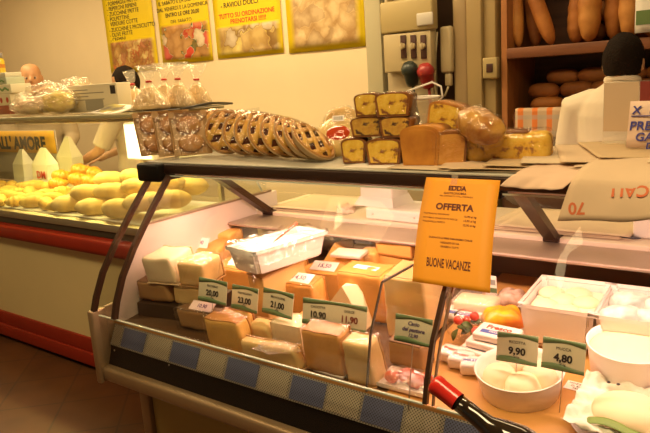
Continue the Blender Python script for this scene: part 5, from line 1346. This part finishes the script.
# clear jug with pale looped handle
x = colx(408, 1.98, TZ+.15)
q = thing('clear_container', 'clear plastic container with pale looped handle behind the stacked cakes', 'container', (x, 2.03, TZ), (0, 0, .2))
m = MB(); m.lathe([(.075, 0), (.085, .20), (.083, .20), (.073, .004)], 32, cap1=False); m.build('body', clear('clear_plastic', (.98, .97, .93), .07, .5, .06, milky=.06, mcol=(1, .9, .75)), q)
m = MB(); m.tube([(.085*math.cos(a), .085*math.sin(a), .20) for a in [2*PI*k/32 for k in range(33)]], .004, 8, caps=False); m.build('rim', white_pl, q)
m = MB(); m.tube([(-.085, 0, .195), (-.02, -.01, .225), (.07, -.02, .25), (.10, -.02, .235), (.105, -.02, .20), (.085, 0, .185)], .0035, 8); m.build('handle', white_pl, q)
m = MB(); m.lathe([(.070, .006), (.076, .085), (.03, .10), (.01, .10)], 28); m.build('contents', mat('biscuit_crumbs', (.50, .26, .10), .7, var=.4, vscale=60, bump=.6, bscale=90), q)

# pile of wrapping paper at the right of the top shelf
random.seed(11)
specs = [(-.66, 1.90, .78, .36, .02), (-.50, 1.92, .70, .38, .07), (-.60, 1.93, .60, .36, .12), (-.30, 1.93, .60, .42, -.03), (-.48, 1.96, .60, .36, .20), (-.20, 1.95, .60, .42, .05), (-.42, 1.99, .55, .36, .27), (-.12, 1.96, .55, .42, -.08), (-.34, 2.00, .52, .38, .33), (-.08, 1.98, .52, .42, .10), (-.30, 2.03, .46, .36, .42)]
names = ['bottom-most', 'second lowest', 'third lowest', 'fourth lowest', 'fifth lowest', 'middle', 'fifth highest', 'fourth highest', 'third highest', 'second highest', 'topmost']
PSTEP = .0036
wp2 = mat('wrapping_paper_b', (.58, .42, .24), .85, var=.05, vscale=10); wp3 = mat('wrapping_paper_c', (.66, .49, .32), .85, var=.05, vscale=10)
for i, (x, y, w, d, ro) in enumerate(specs):
    sd = i*3.1
    m = MB(); m.sheet(28, 14, lambda u, v: ((u-.5)*w, (v-.5)*d, .003*noise.noise(Vector((u*3+sd, v*3, i*.2)))-.010*max(0, .15-v)*math.sin(7*u+sd)*2), .0010)
    o = m.build('wrapping_paper', [paper_m, wp2, wp3][i % 3], None, (x, y, TZ+.004+PSTEP*i), (0, 0, ro))
    tag(o, '%s sheet of the wrapping paper pile on the right of top shelf' % names[i], 'paper', 'wrapping paper on the top shelf')
# two sheets drooping over the front edge
def droop(label, xa, xb, y0, drop, back, mm, sd, red=False, zadd=.035):
    q = thing('drooping_paper', label, 'paper', ((xa+xb)/2, y0, TZ), None, 'paper hanging over the front edge')
    w = xb-xa
    def f(u, v):
        wob = .010*math.sin(5*u+sd)+.008*noise.noise(Vector((u*5+sd, v*3, 0)))
        dr = drop*(1+.35*math.sin(3.0*u+sd)+.15*noise.noise(Vector((u*6, sd, 0))))
        if v < .4:
            k = v/.4; return ((u-.5)*w-.03*(1-k), -.040*(1-k)**.8-.018+wob*(1-k), -dr*(1-k)**1.3+.006*k)
        k = (v-.4)/.6; e = 1-math.exp(-5*k)
        return ((u-.5)*w+.05*k, -.018+(back+.018)*k+wob*0, .006+zadd*e*(1-.25*k)+.004*noise.noise(Vector((u*4+sd, k*3, 2))))
    m = MB(); m.sheet(30, 20, f, .0012); m.build('sheet', mm, q)
    return q, f
pinkp = mat('pinkish_paper', (.68, .48, .34), .85)
xa = colx(515, 1.68, 1.28); xb = colx(580, 1.68, 1.28)
droop('plain pinkish paper hanging over the shelf edge, right of orange notice', xa, xb, 1.70, .020, .12, pinkp, .4, zadd=.016)
xa = colx(574, 1.66, 1.25); xb = xa+.62
q, f = droop('wrapping paper with red upside-down print hanging over the edge at right', xa, xb, 1.675, .075, .34, wp3, 1.9, True, .038)
def ftext(s, u, v, size):
    p = Vector(f(u, v)); du = (Vector(f(u+.02, v))-p).normalized(); dv = (Vector(f(u, v+.02))-p).normalized(); n = du.cross(dv).normalized(); dv = n.cross(du)
    M = Matrix((-du, -dv, n)).transposed().to_4x4(); M.translation = p+n*.0016
    m = MB(); m.text(s, size, M, bold=.001, ext=.0002); m.build('red_lettering', mat('orange_red_ink', (.62, .16, .06), .8), q)
ftext('TUOI LOCALI', .36, .27, .040); ftext('70', .06, .10, .042); ftext('181', .42, .08, .034)
# hand-written notice and leaning cards on top of the papers
zt = TZ+.004+PSTEP*11+.004
A = ony(626, 152, 1.95)
q = thing('handwritten_notice', 'pale pink notice with blue handwriting standing on the papers at right', 'notice', (colx(650, 1.95, zt), 1.95, zt-.002), (-.12, 0, .05))
w = .20; sc = .0042
xl = colx(626, 1.95, zt)-colx(650, 1.95, zt)
hN = 46*px2m((colx(640, 1.95, zt), 1.95, zt))
m = MB(); m.sheet(4, 4, lambda u, v: (xl+.006*v+u*.26, .006*math.sin(3*u), v*hN), .0012); m.build('sheet', mat('pink_sheet', (.74, .54, .42), .7), q)
for s, x, z, sz in (('X  10', .012, .80, .030), ('PRENOT.', .006, .46, .034), ('GASTR.', .022, .22, .032), ('DAL 1', .05, .03, .024)):
    m = MB(); m.text(s, sz, TR(xl+x, -.0025, z*hN) @ UPR, 'LEFT', .0007, shear=.12); m.build('lettering', blue_ink, q)
m = MB(); m.b2((xl+.01, -.003, .67*hN), (xl+.2, -.001, .69*hN)); m.build('underline', blue_ink, q)
q = thing('menu_stand', 'clear stand holding a plain beige card and a dark red card', 'card stand', (colx(622, 2.06, zt), 2.06, zt-.004), (0, 0, 0))
s = px2m((colx(622, 2.06, zt), 2.06, zt))
zc0 = (146-134)*s; zc1 = (146-86)*s
m = MB(); m.b2((-18*s, -.002, zc0), (14*s, 0, zc1)); m.build('beige_card', mat('beige_card', (.55, .40, .26), .6), q)
m = MB(); m.b2((15*s, -.004, (146-105)*s), (34*s, -.001, (146-86)*s)); m.build('red_card', mat('dark_red_card', (.22, .03, .02), .5), q)
m = MB(); m.b2((-18.5*s, .0005, 0), (35*s, .0035, zc1+.003)); m.b2((-18.5*s, -.03, 0), (35*s, .04, .003)); m.build('stand', clear('clear_acrylic', (.99, .98, .95), .05, .4, .05, milky=.06), q)

# ------------------------------------------------------------------ goods on the bakery counter's shelf
SZ2 = SZ+.021
def shelfx(px, y, z=SZ2): return colx(px, y, z)
# biscuit bags with red ties
bisc = mat('pale_biscuits', (.82, .62, .32), .7, col2=(.70, .46, .18), vscale=30, bump=.7, bscale=60)
redtie = mat('red_tie', (.55, .03, .02), .5)
def bis_bag(px, y, w, h, neck, label, lean=0.0, z=None):
    q = thing('biscuit_bag', label, 'bag', (shelfx(px, y), y, (z or SZ2)+.003), (0, lean, .25), 'clear bags of biscuits with red ties')
    prof = [(w*.46, 0), (w*.52, h*.06), (w*.50, h*.16), (w*.36, h*.42), (w*.17, h*.66), (.012, h*.80)]
    m = MB(); m.lathe([(w*.45, .002), (w*.495, h*.06), (w*.475, h*.16), (w*.34, h*.41), (w*.15, h*.62), (.01, h*.66)], 28, sy=.6); m.build('biscuits', bisc, q)
    m = MB(); m.lathe(prof+[(.010, h*.84), (.025, h*.94), (neck, h*1.30)], 28, sy=.6, cap1=False)
    for v in m.bm.verts:
        k = noise.noise(v.co*30); v.co += Vector((k, noise.noise(v.co*30+Vector((9, 0, 0))), 0))*.006
    m.build('bag', bagfilm, q)
    m = MB(); m.tube([(.012*math.cos(a), .012*math.sin(a), h*.82) for a in [2*PI*k/14 for k in range(15)]], .0055, 8, caps=False); m.build('tie', redtie, q)
    return q
bis_bag(152, 2.22, .23, .175, .070, 'clear biscuit bag with red tie, nearest and leftmost of the group')
bis_bag(166, 2.42, .20, .185, .070, 'clear biscuit bag with red tie, second from left', .05)
bis_bag(180, 2.34, .20, .180, .070, 'clear biscuit bag with red tie, third from left', .03)
bis_bag(198, 2.46, .17, .170, .070, 'clear biscuit bag with red tie, right end of the group', .05)
bis_bag(138, 2.46, .20, .17, .04, 'clear biscuit bag behind the leftmost one, its tie half hidden', -.15)
# tray under the bags reaching past the shelf end
q = thing('dark_tray', 'dark round-cornered tray at the right end of the bakery shelf', 'tray', (shelfx(186, 2.36), 2.36, SZ2+.0005), (0, 0, .1))
m = MB(); m.box((-.06, 0, .0), (.42, .40, .003)); 
m.build('base', mat('dark_tray_m', (.05, .045, .035), .4), q)
m = MB(); m.tube([(.15, -.2, .003), (.165, -.1, .012), (.17, 0, .018), (.165, .1, .012), (.15, .2, .003)], .006); m.build('rim', mat('dark_tray_m'), q)
q.location.z -= .0
# printed magazine
q = thing('magazine', 'folded blue and yellow magazine lying at the shelf front', 'magazine', (shelfx(110, 2.10), 2.10, SZ2+.001), (0, 0, .15))
m = MB(); m.sheet(12, 8, lambda u, v: ((u-.5)*.22, (v-.5)*.2, .003+.030*v*v+.004*math.sin(5*u)), .004); m.build('pages', paper_w, q)
m = MB(); m.sheet(12, 8, lambda u, v: ((u-.55)*.14, (v-.55)*.13, .0075+.030*v*v+.004*math.sin(5*u)), .001); m.build('dark_photo', mat('mag_photo', (.03, .03, .07), .3, col2=(.5, .42, .1), vscale=14), q)
# grey carton
a = shelfx(71, 2.26); b = shelfx(117, 2.26)
q = thing('grey_carton', 'greyish printed carton standing in the middle of bakery shelf', 'carton', ((a+b)/2, 2.26, SZ2), (0, 0, .08))
wq = (b-a); hq = 27*px2m(((a+b)/2, 2.26, SZ2+.05))
m = MB(); m.b2((-wq/2, 0, 0), (wq/2, .10, hq), .003); m.build('carton', mat('grey_card', (.74, .66, .48), .5), q)
for i in range(4):
    m = MB(); m.b2((-wq*.44, -.001, hq*(.80-.12*i)), (wq*(-.05+.3*(i % 2)), 0, hq*(.83-.12*i))); m.build('print_line', mat('grey_ink', (.25, .22, .18), .7), q)
m = MB(); m.b2((-wq*.12, -.0015, hq*.06), (wq*.22, 0, hq*.46)); m.build('print_box', mat('grey_panel', (.34, .31, .24), .7), q)
m = MB(); m.b2((wq*.38, -.0015, hq*.62), (wq*.47, 0, hq*.92)); m.build('barcode', ink, q)
# cellophane packs of pasta / sweets
def cello(px, y, w, d, h, label, mm, yaw, z=SZ2, seed=0):
    q = thing('cellophane_pack', label, 'pack', (shelfx(px, y, z), y, z+.002), (0, 0, yaw))
    m = MB(); m.ico((0, 0, h*.47), (w*.42, d*.42, h*.42), 4, fn=lambda v: Vector((v.x, v.y, max(v.z, -.98)))*(1+.22*noise.noise(v*2.5+Vector((seed, 0, 0)))+.14*noise.noise(v*7))); m.build('contents', mm, q)
    m = MB(); m.ico((0, 0, h*.52), (w*.5, d*.5, h*.50), 5, fn=lambda v: Vector((math.copysign(abs(v.x)**.8, v.x), math.copysign(abs(v.y)**.8, v.y), max(v.z, -.95)))*(1+.20*noise.noise(v*2.6+Vector((0, seed, 0)))+.16*abs(noise.noise(v*6+Vector((seed, 0, 0)))))); m.build('cellophane', bagfilm, q)
    return q
cm1 = mat('mixed_sweets', (.60, .42, .14), .5, col2=(.45, .16, .06), vscale=26, bump=.6, bscale=40)
cm2 = mat('yellow_sweets', (.72, .56, .06), .5, col2=(.66, .44, .10), vscale=20, bump=.6, bscale=40)
cm3 = mat('pinkish_biscuits', (.62, .36, .20), .5, col2=(.72, .56, .3), vscale=18, bump=.6, bscale=40)
cello(33, 2.12, .30, .15, .105, 'flat cellophane pack of pinkish biscuits at the front left of shelf', cm3, .1, seed=1)
cello(60, 2.18, .26, .14, .14, 'cellophane pack of yellow sweets in front of grey carton', cm2, .3, seed=2)
cello(52, 2.36, .32, .18, .185, 'tall cellophane pack of mixed sweets below the bald head', cm1, .2, seed=3)
cello(80, 2.46, .30, .18, .20, 'cellophane pack with red labels behind the grey carton', cm1, -.2, seed=5)
cello(28, 2.36, .18, .13, .13, 'cellophane pack beside the stacked cartons at the left edge', cm3, .0, seed=7)
# stacked cartons at the left edge
zz = SZ2
cart = [(10, 2.32, .20, .14, .060, (.30, .09, .05), 'red-brown carton at the bottom of the left stack'), (9, 2.32, .24, .15, .078, (.58, .52, .36), 'white carton with red fruit print in the left stack'),
        (8, 2.32, .25, .15, .060, (.66, .62, .46), 'white carton with green print in the left stack'), (5, 2.32, .19, .14, .045, (.46, .50, .38), 'pale green carton on the left stack'), (4, 2.32, .17, .13, .030, (.62, .60, .48), 'thin white carton on top of the left stack')]
for i, (px, y, w, d, h, c, l) in enumerate(cart):
    q = thing('sweets_carton', l, 'carton', (shelfx(px, y, zz)-.09, y, zz+.0008), (0, 0, .05*(i-1)), 'cartons stacked at the left edge')
    m = MB(); m.b2((-w/2, 0, 0), (w/2, d, h), .003); m.build('carton', mat('carton_%d' % i, c, .5), q)
    if i == 1:
        for xx in (-.08, .0, .08): m = MB(); m.ico((xx, -.001, h*.45), (.017, .002, .020), 2); m.build('fruit_print', mat('fruit_print', (.40, .05, .03), .5), q)
    if i in (2, 3):
        m = MB(); m.sheet(20, 1, lambda u, v: ((u-.5)*w*.8, -.0012, h*(.35+.12*math.sin(18*u))+v*h*.25), .0008); m.build('green_print', mat('carton_green', (.16, .28, .10), .5), q)
    zz += h+.0012
q = thing('jar', 'yellow and grey jar standing on top of the left carton stack', 'jar', (shelfx(1, 2.38, zz)-.01, 2.38, zz+.001))
m = MB(); m.lathe([(.035, 0), (.038, .006), (.038, .085), (.03, .10)], 24); m.build('jar_body', mat('jar_yellow', (.68, .50, .04), .3), q)
m = MB(); m.lathe([(.032, .10), (.033, .135), (.02, .137)], 24); m.build('lid', mat('jar_lid', (.25, .24, .25), .4), q)
m = MB(); m.lathe([(.0386, .035), (.0386, .06)], 24, cap0=False, cap1=False); m.build('label', mat('jar_label', (.55, .2, .03), .5), q)

# ------------------------------------------------------------------ wine bottle in the foreground, on its stand
tip = CPOS+ray(434, 383)/FPX*1.04
ax = Vector((.85, -.12, -.36)).normalized()       # from the tip of the neck towards the base
xv = ax.orthogonal().normalized(); yv = ax.cross(xv)
Mb = Matrix((xv, yv, ax)).transposed().to_4x4(); Mb.translation = tip
q = thing('wine_bottle', 'dark wine bottle with red capsule leaning in the foreground', 'bottle'); q.location = Mb.translation; q.rotation_euler = Mb.to_euler()
m = MB(); m.lathe([(.0135, .04), (.0138, .085), (.016, .105), (.026, .125), (.035, .150), (.0375, .18), (.0375, .295), (.034, .302), (.01, .298)], 40); m.build('glass', mat('bottle_glass', (.012, .008, .006), .06, coat=1), q)
m = MB(); m.lathe([(.0, .0), (.0145, .0), (.0165, .003), (.0165, .010), (.0155, .014), (.0152, .048)], 32, cap1=False); m.build('capsule', mat('red_capsule', (.58, .02, .012), .25, coat=.5), q)
m = MB(); m.lathe([(.0379, .195), (.0379, .275)], 40, cap0=False, cap1=False); m.build('label', paper_w, q)
bb = tip+ax*.24
t = thing('bottle_stand', 'wooden stand carrying the wine bottle, below the picture edge', 'stand', (bb.x, bb.y, 0))
stw = wood_mat('stand_wood', (.25, .12, .05), (.35, .18, .08), .5, 2, 4)
for dx, sgn in ((-.035, -1), (.045, 1)):
    pz = (tip+ax*(.24+dx*1.1)).z-.0425
    m = MB(); m.b2((dx-.012, -.05, .03), (dx+.012, .05, pz-.006)); m.build('upright', stw, t)
    for sy in (-1, 1):
        m = MB(); m.b2((dx-.012, sy*.042-.008, pz-.006), (dx+.012, sy*.042+.008, pz+.03), .002); m.build('prong', stw, t)
m = MB(); m.b2((-.16, -.16, 0), (.16, .16, .03), .004); m.build('foot', stw, t)
